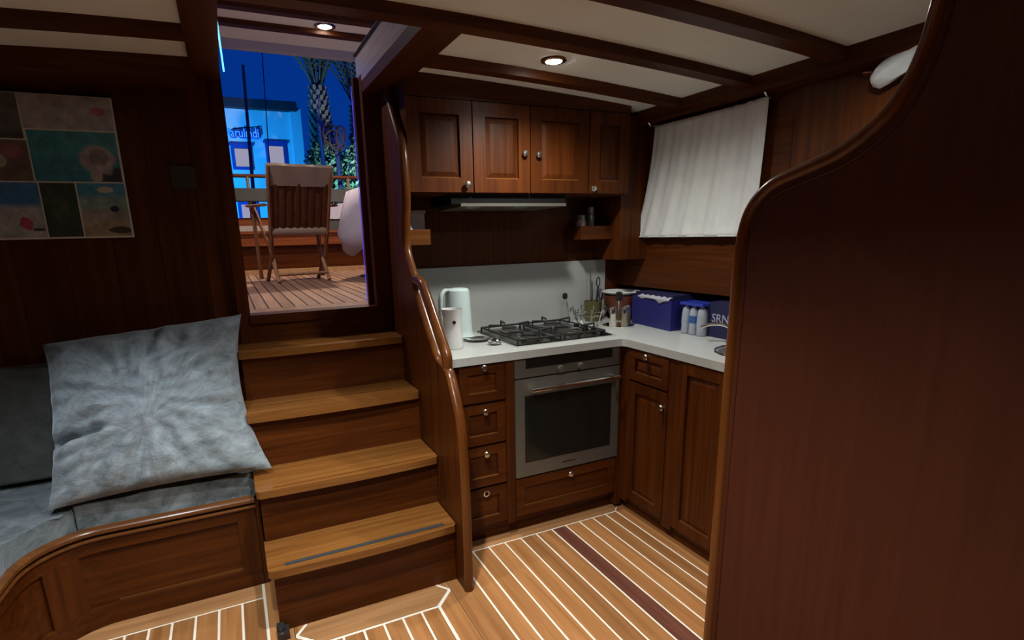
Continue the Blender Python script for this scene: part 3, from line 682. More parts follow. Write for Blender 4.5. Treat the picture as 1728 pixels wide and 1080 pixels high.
for k, (dx, dy, lab) in enumerate(((-0.052, -0.02, 'leftmost'), (0.0, -0.055, 'middle'), (0.053, -0.012, 'rightmost'))):
    c = (1.955+dx, 2.47+dy, 0.946)
    t = thing('spice_shaker', c, '%s of the three silver-lidded glass spice shakers on the round rack' % lab, 'shaker', 'spice shakers on the rack')
    obj('jar', lathe([(0, 0), (0.020, 0), (0.021, 0.01), (0.016, 0.055), (0.018, 0.07), (0, 0.07)], c, 16), plain('spice_%d' % k, ((0.5, 0.48, 0.42), (0.22, 0.2, 0.13), (0.13, 0.12, 0.07))[k], 0.12), t, True)
    obj('lid', lathe([(0.0195, 0.07), (0.0195, 0.09), (0.014, 0.105), (0, 0.108)], c, 16), SILV, t, True)
t = thing('plate_stack', (2.09, 2.66, 0.936), 'red-brown bowl with a white plate on top behind the spice shakers', 'bowl')
obj('bowl', lathe([(0, 0), (0.05, 0), (0.10, 0.10), (0.105, 0.15), (0, 0.15)], (2.12, 2.66, 0.936), 24), plain('terracotta', (0.10, 0.026, 0.012), 0.4), t, True)
obj('plate', lathe([(0, 0.152), (0.08, 0.152), (0.115, 0.170), (0.113, 0.174), (0.08, 0.157), (0, 0.157)], (2.12, 2.66, 0.936), 28), PORC, t, True)
cb = thing('cool_box', (2.24, 2.35, 0.936), 'blue plastic cool box with crumpled white liner in the niche', 'cool box')
obj('tub', prism([(2.075, 2.19), (2.42, 2.17), (2.43, 2.53), (2.10, 2.53)], 'z', 0.936, 1.098), BLUE, cb, bevel=0.02, seg=3)
obj('lid', prism([(2.095, 2.20), (2.42, 2.185), (2.42, 2.52), (2.115, 2.52)], 'z', 1.100, 1.120), NAVY, cb, bevel=0.008, seg=2)
bm = B(); N = 40; g = []
for j in range(N+1):
    f = j/N; y = 2.205+0.27*f; xe = 2.0745+0.022*f
    h = 0.006+0.022*max(0, NZ.noise(Vector((j*0.13, 2.0, 0))))+0.012*math.exp(-((f-0.25)/0.12)**2)
    g.append([bm.verts.new((xe+0.035, y, 1.104)), bm.verts.new((xe+0.012+0.004*math.sin(j), y, 1.108+0.004*math.sin(j*0.9))), bm.verts.new((xe-0.004, y, 1.101)), bm.verts.new((xe-0.007, y, 1.100-h))])
for a_, b_ in zip(g, g[1:]):
    for k in range(3): bm.faces.new((a_[k], a_[k+1], b_[k+1], b_[k]))
lo = obj('liner', bm, plain('white_liner', (0.45, 0.46, 0.52), 0.5), cb, True)
m_ = lo.modifiers.new('thick', 'SOLIDIFY'); m_.thickness = 0.002
wp_ = thing('water_pack', (2.12, 2.06, 0.936), 'shrink wrapped pack of small water bottles with blue labels', 'bottles')
WAT = plain('water_bottle', (0.34, 0.37, 0.44), 0.1, var=0.25, scale=50)
LAB = plain('bottle_label', (0.03, 0.10, 0.30), 0.4)
for i in range(2):
    for j in range(3):
        c = (2.112+0.052*i, 2.012+0.0515*j, 0.937); k_ = 1.17
        b = obj('bottle', lathe([(0, 0), (0.023, 0), (0.0257, 0.008), (0.0235, 0.03*k_), (0.0257, 0.045*k_), (0.0245, 0.085*k_), (0.020, 0.108*k_), (0.009, 0.120*k_), (0.009, 0.128*k_), (0, 0.128*k_)], c, 14), WAT, wp_, True)
        obj('cap', lathe([(0.0105, 0.124*k_), (0.0105, 0.136*k_), (0, 0.136*k_)], c, 12), BLUE, b, True)
        if j == 1: obj('label', lathe([(0.0262, 0.05*k_), (0.0262, 0.082*k_)], c, 14), LAB, b, True)
obj('top_film', bx(2.086, 2.19, 1.988, 2.139, 1.085, 1.098), plain('blue_film', (0.03, 0.05, 0.40), 0.25), wp_, bevel=0.005)
cg = thing('cool_bag', (2.25, 1.86, 0.936), 'navy cool bag with pale lettering beside the water bottles', 'cool bag')
obj('bag', bx(2.135, 2.44, 1.70, 1.992, 0.936, 1.108), NAVY, cg, bevel=0.018, seg=3)
M = Matrix.Translation((2.1335, 1.972, 1.012)) @ Matrix(((0, 0, -1, 0), (-1, 0, 0, 0), (0, 1, 0, 0), (0, 0, 0, 1)))
obj('lettering', text_bm('SRN', 0.058, 0.0012, M), plain('pale_print', (0.35, 0.35, 0.45), 0.6), cg)
fa = thing('tap', (2.085, 1.80, 0.936), 'chrome mixer tap over the sink by the partition', 'tap')
obj('base', lathe([(0, 0), (0.026, 0), (0.024, 0.01), (0.016, 0.03), (0.015, 0.07), (0.018, 0.075), (0.012, 0.09), (0, 0.092)], (2.085, 1.80, 0.936), 16), CHROME, fa, True)
obj('spout', tube(smooth_path([(2.085, 1.80, 0.98), (2.083, 1.81, 1.004), (2.065, 1.845, 1.020), (2.03, 1.885, 1.018), (2.00, 1.91, 1.004)], 5), 0.008, 10), CHROME, fa, True)
obj('lever', tube(smooth_path([(2.085, 1.80, 1.02), (2.09, 1.785, 1.03), (2.095, 1.765, 1.02)], 4), 0.007, 8), CHROME, fa, True)
sn = thing('sink', (2.0, 1.60, 0.936), 'oval steel sink rim let into the worktop by the partition', 'sink')
obj('rim', tube([(2.02+0.17*math.cos(a*0.19635), 1.62+0.15*math.sin(a*0.19635), 0.936) for a in range(32)], 0.006, 8, closed=True), CHROME, sn, True)
obj('bowl', lathe([(0.168, 0.0), (0.15, 0.001), (0.0, 0.0015)], (2.02, 1.62, 0.9345), 32, sy=0.88), STEEL, sn, True)

# ---- curtains on the hull side
def curtain_bm():
    bm = B(); NU, NV = 60, 30; g = []
    for i in range(NU+1):
        u = i/NU; col = []
        for j in range(NV+1):
            v = j/NV                      # 0 top .. 1 bottom
            yt = 2.463-0.69*u; yb = 2.592-0.80*u
            k = 0.35*v+0.65*v*v
            y = yt*(1-k)+yb*k
            z = 1.998-0.578*v-0.012*math.sin(math.pi*u)*(1-v)*0.4
            d = 0.0045*(0.5+v)*math.sin(u*34+1.5*math.sin(u*5))+0.003*math.sin(u*71+v*3)
            if v > 0.965: d -= 0.004
            col.append(bm.verts.new((2.155+d, y, z)))
        g.append(col)
    for i in range(NU):
        for j in range(NV): bm.faces.new((g[i][j], g[i+1][j], g[i+1][j+1], g[i][j+1]))
    return bm
ct = thing('window_curtain', (2.155, 2.1, 1.42), 'short white linen curtain hanging on the hull side above the worktop', 'curtain')
o = obj('cloth', curtain_bm(), CURT, ct, True); md = o.modifiers.new('thick', 'SOLIDIFY'); md.thickness = 0.0025
obj('hem', tube([(2.150, 2.592-0.80*k/20, 1.424) for k in range(21)], 0.004, 6), CURT, ct, True)
obj('wire', tube([(2.155, 2.48, 2.0), (2.155, 1.76, 1.992)], 0.003, 6), CHROME, ct, True)
for y, z in ((2.478, 2.0), (1.765, 1.992)): obj('hook', tube([(2.12, y, z+0.02), (2.135, y, z+0.004), (2.155, y, z), (2.165, y, z+0.01)], 0.004, 6), CHROME, ct, True)
tc_ = thing('tied_curtain', (2.15, 1.25, 1.93), 'bundled white curtain tied up above the partition curve', 'curtain')
bm = B(); segs = 20; R = []
ax = [(2.15, 1.345, 1.962, 0.012), (2.15, 1.325, 1.965, 0.034), (2.15, 1.295, 1.972, 0.048), (2.15, 1.26, 1.988, 0.054), (2.15, 1.21, 2.006, 0.052), (2.15, 1.15, 2.02, 0.046), (2.15, 1.08, 2.03, 0.04), (2.15, 1.0, 2.035, 0.035)]
for i, (x, y, z, r) in enumerate(ax):
    R.append([bm.verts.new((x+min(0.038, r)*math.cos(a)*(1+0.12*math.sin(3*a+i)), y-0.4*r*math.sin(a), z+0.006+r*math.sin(a)*(1+0.15*math.sin(4*a+i*0.7)))) for a in [2*math.pi*k/segs for k in range(segs)]])
for A, D in zip(R, R[1:]):
    for k in range(segs): bm.faces.new((A[k], A[(k+1) % segs], D[(k+1) % segs], D[k]))
bm.faces.new(R[0][::-1]); bm.faces.new(R[-1])
obj('cloth_bundle', bm, CURT, tc_, True)
obj('hook', tube([(2.185, 1.40, 1.998), (2.16, 1.40, 1.996), (2.15, 1.375, 1.99), (2.15, 1.345, 1.985)], 0.005, 6), CHROME, tc_, True)

# ---- photo collage on the bulkhead
def photo_mat(name, bands, blobs, noise_amt=0.15, nscale=30):
    """bands: [(z_upper_limit, colour)] bottom first; blobs: [(cx, cz, rx, rz, colour)] flat print"""
    m, t, b = mat(name); setp(b, (0.1, 0.1, 0.1), 0.4)
    g = t.nodes.new('ShaderNodeTexCoord'); s = t.nodes.new('ShaderNodeSeparateXYZ'); t.links.new(g.outputs['Object'], s.inputs[0])
    n = t.nodes.new('ShaderNodeTexNoise'); n.inputs['Scale'].default_value = nscale; n.inputs['Detail'].default_value = 5; t.links.new(g.outputs['Object'], n.inputs['Vector'])
    last = None
    for z, col in bands:
        if last is None: last = col; continue
        mx = t.nodes.new('ShaderNodeMix'); mx.data_type = 'RGBA'
        mr = t.nodes.new('ShaderNodeMapRange'); mr.inputs['From Min'].default_value = z-0.012; mr.inputs['From Max'].default_value = z+0.012
        t.links.new(s.outputs[2], mr.inputs['Value']); t.links.new(mr.outputs[0], mx.inputs['Factor'])
        if isinstance(last, tuple): mx.inputs['A'].default_value = (*last, 1)
        else: t.links.new(last, mx.inputs['A'])
        mx.inputs['B'].default_value = (*col, 1); last = mx.outputs['Result']
    for cx, cz, rx, rz, col in blobs:
        mp = t.nodes.new('ShaderNodeMapping'); mp.vector_type = 'POINT'; mp.inputs['Location'].default_value = (-cx/rx, 0, -cz/rz); mp.inputs['Scale'].default_value = (1/rx, 0, 1/rz)
        t.links.new(g.outputs['Object'], mp.inputs[0])
        ln = t.nodes.new('ShaderNodeVectorMath'); ln.operation = 'LENGTH'; t.links.new(mp.outputs[0], ln.inputs[0])
        ad = t.nodes.new('ShaderNodeMath'); ad.operation = 'MULTIPLY_ADD'; ad.inputs[1].default_value = 0.9; t.links.new(n.outputs['Fac'], ad.inputs[0]); t.links.new(ln.outputs['Value'], ad.inputs[2])
        mr = t.nodes.new('ShaderNodeMapRange'); mr.inputs['From Min'].default_value = 1.55; mr.inputs['From Max'].default_value = 1.30
        t.links.new(ad.outputs[0], mr.inputs['Value'])
        mx = t.nodes.new('ShaderNodeMix'); mx.data_type = 'RGBA'; t.links.new(mr.outputs[0], mx.inputs['Factor'])
        if isinstance(last, tuple): mx.inputs['A'].default_value = (*last, 1)
        else: t.links.new(last, mx.inputs['A'])
        mx.inputs['B'].default_value = (*col, 1); last = mx.outputs['Result']
    hs = t.nodes.new('ShaderNodeHueSaturation'); hs.inputs['Saturation'].default_value = 0.9; mr = t.nodes.new('ShaderNodeMapRange'); mr.inputs['From Min'].default_value = 0.3; mr.inputs['From Max'].default_value = 0.7
    mr.inputs['To Min'].default_value = 0.85*(1-noise_amt*2); mr.inputs['To Max'].default_value = 0.85*(1+noise_amt*2)
    t.links.new(n.outputs['Fac'], mr.inputs['Value']); t.links.new(mr.outputs[0], hs.inputs['Value'])
    if isinstance(last, tuple): hs.inputs['Color'].default_value = (*last, 1)
    else: t.links.new(last, hs.inputs['Color'])
    t.links.new(hs.outputs[0], b.inputs['Base Color'])
    return m
pc = thing('photo_collage', (-0.65, 2.79, 1.486), 'beach photo collage print with white borders on the dark bulkhead', 'picture')
obj('canvas', bx(-1.02, -0.347, 2.782, 2.799, 1.485, 2.026), plain('picture_border', (0.62, 0.62, 0.58), 0.5, var=0.03), pc)
SAND, SEA, SKY, TEAL = (0.40, 0.42, 0.44), (0.01, 0.17, 0.45), (0.03, 0.25, 0.32), (0.02, 0.28, 0.36)
tiles = [(-0.648, -0.352, 1.900, 2.022, [(0, (0.42, 0.42, 0.46))], [(-0.40, 1.972, 0.022, 0.020, (0.45, 0.14, 0.18))]),
         (-0.643, -0.354, 1.706, 1.894, [(0, (0.01, 0.21, 0.32)), (1.80, TEAL)], [(-0.375, 1.722, 0.055, 0.045, (0.03, 0.04, 0.07)), (-0.44, 1.728, 0.022, 0.03, (0.40, 0.36, 0.34)), (-0.428, 1.79, 0.062, 0.058, (0.40, 0.36, 0.37)), (-0.42, 1.80, 0.033, 0.034, (0.22, 0.20, 0.20))]),
         (-0.515, -0.352, 1.492, 1.700, [(0, (0.38, 0.30, 0.20)), (1.555, (0.30, 0.30, 0.26)), (1.60, (0.22, 0.36, 0.34)), (1.65, (0.02, 0.25, 0.42))], [(-0.42, 1.675, 0.03, 0.014, (0.5, 0.5, 0.42)), (-0.40, 1.60, 0.015, 0.012, (0.01, 0.015, 0.07)), (-0.39, 1.515, 0.04, 0.014, (0.05, 0.045, 0.04))]),
         (-0.636, -0.521, 1.492, 1.700, [(0, (0.035, 0.06, 0.045))], [(-0.58, 1.60, 0.03, 0.06, (0.06, 0.085, 0.06))]),
         (-0.845, -0.641, 1.492, 1.700, [(0, SAND), (1.612, SEA)], [(-0.70, 1.545, 0.022, 0.026, (0.40, 0.03, 0.06)), (-0.665, 1.522, 0.02, 0.006, (0.06, 0.06, 0.07))]),
         (-0.845, -0.648, 1.706, 1.855, [(0, (0.14, 0.12, 0.09))], [(-0.70, 1.815, 0.035, 0.028, (0.30, 0.09, 0.12)), (-0.75, 1.78, 0.03, 0.03, (0.42, 0.40, 0.34))]),
         (-0.845, -0.653, 1.861, 2.022, [(0, (0.06, 0.06, 0.065)), (1.89, (0.13, 0.13, 0.13))], []),
         (-1.016, -0.850, 1.492, 2.022, [(0, SAND), (1.70, TEAL)], [])]
for k, (x0, x1, z0, z1, bands, blobs) in enumerate(tiles):
    obj('photo_tile', bx(x0, x1, 2.7805, 2.783, z0, z1), photo_mat('photo_%d' % k, bands, blobs), pc)
t = thing('switch_plate', (-0.13, 2.8, 1.68), 'dark square switch plate on the bulkhead left of the door', 'switch')
obj('plate', bx(-0.178, -0.082, 2.788, 2.80, 1.682, 1.775), plain('dark_plate', (0.035, 0.03, 0.025), 0.35), t, bevel=0.004)
obj('rocker', bx(-0.155, -0.105, 2.784, 2.79, 1.705, 1.752), plain('dark_rocker', (0.03, 0.028, 0.024), 0.3), t, bevel=0.003)

# ---- interior lights
downlight(1.29, 2.09, zc(1.29), 54.0, 'glowing recessed spotlight in the galley deckhead', (1, 0.97, 0.90), 157, blend=1.0, rad=0.044, lens=emis('galley_lens', (1.0, 0.97, 0.9), 60))
downlight(0.38, 1.34, zc(0.38), 92.0, 'recessed spotlight in the deckhead just above the frame', (1.0, 0.97, 0.90), 104, blend=0.8)
downlight(-0.48, 1.62, zc(-0.48), 58.0, 'recessed spotlight in the deckhead over the settee', (0.88, 0.95, 1.0), 92, blend=0.5)
downlight(0.0, 0.64, zc(0.0), 85.0, 'recessed spotlight in the deckhead behind the viewer', (1, 0.96, 0.88), 132)
downlight(1.78, 1.08, zc(1.78), 13.0, 'recessed spotlight in the galley deckhead behind the partition', (0.95, 0.98, 1.0), 170, blend=0.6)

# ================================================================== OUTSIDE: aft deck, quay
dk = obj('floor_deck', bx(-2.2, 3.2, 2.87, 7.1, 1.02, 1.1135), DCAULK); tag(dk, 'teak planked aft deck with black caulk lines', kind='structure')
DTEAK = wood('deck_teak', (0.30, 0.17, 0.10), (0.50, 0.31, 0.20), 'y', rough=0.5, rnd=0.12, scale=0.8, coat=0.0)
x = -0.75
while x < 2.1:
    obj('deck_plank', bx(x+0.004, x+0.0605, 3.02 if x < 0.62 else 3.35, 6.6, 1.1135, 1.118), DTEAK, dk); x += 0.065
obj('margin_board', bx(-0.75, 2.1, 2.875, 3.015, 1.1135, 1.118), DTEAK, dk)
obj('margin_board', bx(0.682, 2.1, 3.02, 3.345, 1.1135, 1.118), DTEAK, dk)
obj('cabin_side', bx(-2.2, 3.2, 2.86, 2.872, 0.3, 1.02), MAH['x'], dk)

# hard top
ht = obj('ceiling_hardtop', bx(-1.6, 3.0, 2.95, 5.95, 3.24, 3.30), WHITE); tag(ht, 'white deck hardtop underside with dark beams', kind='structure')
for y in (3.3, 3.75, 4.2, 4.62, 5.06, 5.44): obj('beam', bx(-1.6, 3.0, y, y+0.085, 3.20, 3.24), MAH['x'], ht)
obj('edge_fascia', bx(-1.6, 3.0, 5.95, 6.03, 3.17, 3.30), plain('fascia_white', (0.5, 0.5, 0.5), 0.5), ht)
for x in (-1.5, 2.9): obj('post', tube([(x, 5.9, 1.118), (x, 5.9, 3.24)], 0.03, 10), CHROME, ht, True)
for x in (-1.5, 2.9): obj('post', tube([(x, 3.05, 1.118), (x, 3.05, 3.24)], 0.03, 10), CHROME, ht, True)
downlight(1.0, 5.36, 3.24, 150, 'bright round lamp in the deck hardtop', (1, 0.80, 0.66), 150, rad=0.075)
downlight(-0.35, 3.52, 3.24, 75, 'second round lamp in the deck hardtop, above the hatch', (1, 0.85, 0.75), 150, rad=0.05)

# glowing tubes along the companionway edges
o = obj('edge_glow', tube([(0.084, 2.90, 2.19), (0.0805, 2.90, 2.43)], 0.0035, 6), emis('cyan_glow', (0.10, 0.55, 1.0), 3.0)); tag(o, 'cyan glow added for the lit left edge of the companionway hatch', 'edge glow')  # added glow drawing the blue light caught on the door's glass edge
o = obj('edge_glow', tube([(0.638, 2.882, 1.13), (0.638, 2.882, 2.17)], 0.0016, 6), emis('violet_glow', (0.10, 0.08, 1.0), 0.8)); tag(o, 'violet glowing line down the right door jamb', 'edge glow')  # self-glowing tube drawing the violet line on the jamb edge

# deck chair seen from behind
CT = wood('chair_teak', (0.16, 0.065, 0.025), (0.33, 0.155, 0.065), 'z', rough=0.4)
CTL = wood('teak_pale_and_lit', (0.40, 0.22, 0.10), (0.60, 0.38, 0.20), 'z', rough=0.4)  # pale plinth and baluster teak; lit copy on the chair's lower legs
CTD = wood('chair_slat_mahogany', (0.07, 0.022, 0.01), (0.16, 0.055, 0.022), 'z', rough=0.4)
CAN = plain('beige_canvas', (0.42, 0.33, 0.23), 0.85, var=0.1, bump=0.1)
ch = thing('deck_chair', (0.57, 4.9, 1.118), 'folding teak deck chair with canvas headrest seen from behind', 'chair')
q = math.radians(-9)
def cp(u, d, z): return (0.555+u*math.cos(q)-d*math.sin(q)*-1, 4.72+d*math.cos(q)+u*0.16, 1.118+z)
def bar(p, r_, name, m=CT, par=ch): return obj(name, tube([cp(*a) for a in p], 0.018, 8, flat=r_, up=None if name == 'armrest' else (0, 1, 0)), m, par, True)
for s in (-1, 1):
    bar([(s*0.235, -0.16, 0.87), (s*0.225, 0.02, 0.42), (s*0.215, 0.10, 0.22), (s*0.215, 0.36, 0.0)], (0.024, 0.016), 'back_post')
    bar([(s*0.245, 0.42, 0.60), (s*0.20, 0.20, 0.26)], (0.022, 0.014), 'leg')
    bar([(s*0.20, 0.20, 0.26), (s*0.205, 0.02, 0.005)], (0.020, 0.015), 'leg', CTL)  # light on the lower leg painted in with the paler teak
    bar([(s*0.275, -0.06, 0.60), (s*0.275, 0.48, 0.62)], (0.012, 0.03), 'armrest')
    bar([(s*0.262, 0.36, 0.02), (s*0.262, 0.40, 0.60)], (0.016, 0.016), 'arm_support')
bar([(-0.20, 0.045, 0.065), (0.20, 0.045, 0.065)], (0.018, 0.012), 'stretcher', CTL)  # paler teak again carries the light on the stretcher
for k in range(8):
    u = -0.195+0.39*k/7
    bar([(u, -0.14, 0.82), (u, 0.0, 0.46), (u, 0.02, 0.42)], (0.006, 0.027), 'back_slat', CTD)
bar([(-0.22, 0.02, 0.41), (0.22, 0.02, 0.41)], (0.013, 0.034), 'back_rail', CAN)
for k in range(6): bar([(-0.21, 0.06+0.075*k, 0.40), (0.21, 0.06+0.075*k, 0.40)], (0.032, 0.010), 'seat_slat')
bm = B(); N = 12
for d0 in (0,):
    F = [[bm.verts.new(cp(-0.25+0.5*i/N, dd+0.008*math.sin(i*1.3+j), zz)) for i in range(N+1)] for j, (dd, zz) in enumerate(((-0.118, 0.735), (-0.150, 0.80), (-0.185, 0.872), (-0.175, 0.890), (-0.150, 0.885), (-0.110, 0.80), (-0.090, 0.735)))]
    for a, b in zip(F, F[1:]):
        for i in range(N): bm.faces.new((a[i], a[i+1], b[i+1], b[i]))
for j in range(1):
    bm.faces.new([r[0] for r in F]); bm.faces.new([r[-1] for r in F][::-1])
obj('headrest_cover', bm, CAN, ch, True)

# aft bench and cushions
GC = plain('grey_outdoor_fabric', (0.075, 0.075, 0.066), 0.85, var=0.15, bump=0.1)
LG = plain('lilac_white_cloth', (0.55, 0.52, 0.60), 0.8, var=0.1, bump=0.2, scale=12)
RED = wood('red_varnish', (0.17, 0.045, 0.014), (0.32, 0.10, 0.035), 'x', rough=0.25, coat=0.5)
ab = thing('stern_bench', (0.7, 6.3, 1.118), 'varnished stern bench across the aft deck behind the chair', 'bench')
obj('base', bx(-0.9, 2.2, 6.16, 6.75, 1.118, 1.42), MAH['x'], ab)
obj('front_board', bx(-0.9, 2.2, 6.12, 6.16, 1.40, 1.52), RED, ab, bevel=0.006)
obj('top_board', bx(-0.9, 2.2, 6.10, 6.75, 1.52, 1.545), RED, ab, bevel=0.008)
obj('plinth', bx(-0.9, 2.2, 6.05, 6.16, 1.118, 1.16), CTL, ab, bevel=0.004)
obj('back_board', bx(-0.9, 2.2, 6.78, 6.84, 1.545, 1.70), RED, ab, bevel=0.006)
for x0, x1, lab in ((-0.85, 0.62, 'long grey bench cushion on the stern bench left of the chair'), (0.66, 2.15, 'grey bench cushion on the stern bench right of the chair')):
    o = obj('bench_cushion', bx(x0, x1, 6.12, 6.70, 1.547, 1.64 if x0 > 0 else 1.60), GC if x0 > 0 else plain('pale_cushion', (0.45, 0.40, 0.34), 0.8), bevel=0.02, seg=3); tag(o, lab, 'cushion')
o = obj('bolster', bx(-0.85, 0.70, 6.60, 6.76, 1.87, 2.0), GC, bevel=0.03, seg=3); tag(o, 'grey bolster on the stern rail left of the chair', 'cushion')
o = obj('bolster', bx(0.74, 1.55, 6.60, 6.76, 1.86, 2.0), GC, bevel=0.03, seg=3); tag(o, 'grey bolster on the stern rail right of the chair', 'cushion')
bm = bx(0.80, 1.75, 6.30, 6.58, 1.668, 1.83); bmesh.ops.subdivide_edges(bm, edges=bm.edges[:], cuts=8, use_grid_fill=True)
for v in bm.verts: v.co.z += 0.025*NZ.noise(v.co*4)
o = obj('folded_blanket', bm, LG, None, True, angle=50); tag(o, 'lilac white folded blanket on the stern bench right of the chair', 'blanket')
sr_ = thing('stern_rail', (1.0, 6.9, 1.7), 'varnished stern rail on short balusters behind the bench', 'railing')
obj('cap_rail', tube([(-0.9, 6.86, 2.15), (2.2, 6.86, 2.15)], 0.02, 10), RED, sr_, True)
for k in range(14): obj('baluster', lathe([(0.02, 0), (0.014, 0.05), (0.026, 0.2), (0.014, 0.38), (0.02, 0.44)], (-0.8+k*0.22, 6.86, 1.70), 10), CTL, sr_, True)
# table with hanging cloth
tb = thing('deck_table', (1.55, 4.75, 1.118), 'round pedestal deck table hidden under a white cloth', 'table')
obj('pedestal', lathe([(0.22, 0), (0.22, 0.03), (0.05, 0.06), (0.05, 0.68), (0.25, 0.70), (0, 0.70)], (1.56, 4.80, 1.118), 20), MAH['z'], tb, True)
obj('table_top', lathe([(0, 0.70), (0.56, 0.70), (0.56, 0.73), (0, 0.73)], (1.56, 4.80, 1.118), 32), RED, tb, True)
def cloth_bm():
    bm = B(); N = 48; c = (1.56, 4.80); top = 1.852; R = []
    for r_, k in ((0, 0), (0.3, 0), (0.55, 0), (0.585, 1), (0.60, 2), (0.615, 3), (0.63, 4)):
        ring = []
        for a in range(N):
            th = 2*math.pi*a/N
            sq = abs(math.sin(2*(th-math.radians(55))))                       # corners hang lower
            drop = (0, 0.02, 0.2, 0.45, 0.66)[k]*(0.60+0.22*sq**2)
            fold = 1+0.04*math.sin(9*th)*k/4+(0, 0.02, 0.12, 0.20, 0.03)[k]*sq**5
            if r_ == 0: 
                ring = [bm.verts.new((c[0], c[1], top))]; break
            ring.append(bm.verts.new((c[0]+r_*fold*math.cos(th), c[1]+r_*fold*math.sin(th), top-drop)))
        R.append(ring)
    for a in range(N): bm.faces.new((R[0][0], R[1][a], R[1][(a+1) % N]))
    for A, D in zip(R[1:], R[2:]):
        for a in range(N): bm.faces.new((A[a], A[(a+1) % N], D[(a+1) % N], D[a]))
    return bm
o = obj('tablecloth', cloth_bm(), LG, None, True, angle=60); tag(o, 'white tablecloth with hanging corner over the deck table', 'tablecloth'); md = o.modifiers.new('thick', 'SOLIDIFY'); md.thickness = 0.003

# quay, building, sign, palms, hedge
o = obj('ground', bx(-60, 60, 8.5, 90, -0.2, 0.4), plain('quay_stone', (0.12, 0.12, 0.12), 0.8)); tag(o, 'stone quay beyond the stern', kind='structure')
o = obj('water', bx(-60, 60, 2.9, 8.5, -0.3, 0.0), plain('harbour_water', (0.01, 0.02, 0.04), 0.1)); tag(o, 'dark harbour water', kind='structure')
FAC = plain('pale_render', (0.70, 0.72, 0.75), 0.8, var=0.05, scale=2)
TRIM = plain('blue_trim', (0.02, 0.05, 0.28), 0.6)
LITP = emis('lit_blind', (0.50, 0.46, 0.60), 0.62)
bd = thing('building', (-1.5, 27, 0.4), 'pale two storey building lit blue, with dark roof and blue framed windows', 'building')
obj('wall', bx(-8, 3.26, 25, 33, 0.4, 6.45), FAC, bd)
obj('corner_pilaster', bx(2.98, 3.38, 24.85, 25.3, 0.4, 6.62), FAC, bd)
obj('roof', prism([(24.6, 6.45), (33, 6.45), (33, 7.2), (24.6, 6.78)], 'x', -8.2, 3.22), plain('dark_roof', (0.02, 0.018, 0.03), 0.8), bd)
for x0, x1, z0, z1 in ((0.62, 1.38, 4.20, 5.12), (1.90, 2.70, 4.1, 5.26), (-0.9, -0.1, 4.2, 5.2), (0.62, 1.38, 1.6, 3.0), (1.90, 2.70, 1.6, 3.0)):
    f = obj('window', bx(x0, x1, 24.93, 25.0, z0, z1), TRIM, bd)
    obj('pane', bx(x0+0.13, x1-0.13, 24.91, 24.94, z0+0.12, z1-0.14), LITP, f)
    obj('lintel', bx(x0-0.06, x1+0.06, 24.88, 25.0, z1-0.02, z1+0.06), TRIM, f)
sg = thing('sign', (1.3, 24.8, 5.35), 'blue lit lettering across the building wall', 'sign')
Mt = Matrix.Translation((0.67, 24.80, 5.40)) @ Matrix.Rotation(math.radians(90), 4, 'X')
obj('letters', text_bm('arulındi', 0.475, 0.02, Mt @ Matrix.Scale(0.74, 4, (1, 0, 0))), emis('letter_face', (0.06, 0.42, 1.0), 0.95), sg)
Mt = Matrix.Translation((0.67, 24.90, 5.40)) @ Matrix.Rotation(math.radians(90), 4, 'X')
obj('letter_halo', text_bm('arulındi', 0.475, 0.01, Mt @ Matrix.Scale(0.74, 4, (1, 0, 0)), 0.03), emis('letter_glow', (0.0, 0.015, 0.75), 0.8), sg)
def spot(name, loc, tgt, e, col, size=70, r=0.1):
    ld = bpy.data.lights.new(name, 'SPOT'); ld.energy = e; ld.color = col; ld.spot_size = math.radians(size); ld.spot_blend = 0.8; ld.shadow_soft_size = r
    o = bpy.data.objects.new(name, ld); C.objects.link(o); o.location = loc
    o.rotation_euler = (Vector(tgt)-Vector(loc)).to_track_quat('-Z', 'Y').to_euler(); return o
def flood(loc, tgt, e, col, lab, size=80):
    t = thing('floodlight', loc, lab, 'lamp')
    x, y, z = loc
    obj('housing', bx(x-0.12, x+0.12, y-0.05, y+0.05, z-0.1, z+0.08), BLACK, t, bevel=0.01)
    obj('post', tube([(x, y, 0.4), (x, y, z-0.1)], 0.03, 8), BLACK, t, True)
    d = (Vector(tgt)-Vector(loc)).normalized()
    put(spot('flood_glow', Vector(loc)+d*0.22, tgt, e, col, size), t)
flood((-2.5, 19.5, 1.2), (1.0, 25, 4.6), 3600, (0.012, 0.34, 1.0), 'blue floodlight on the quay washing the building')
flood((4.6, 18.5, 0.9), (4.6, 21.8, 3.6), 520, (0.30, 0.85, 0.75), 'greenish floodlight at the foot of the hedge')
flood((4.0, 17.5, 1.4), (3.9, 22.2, 7.0), 1000, (0.75, 0.85, 1.0), 'pale floodlight shining up the palm trunks')

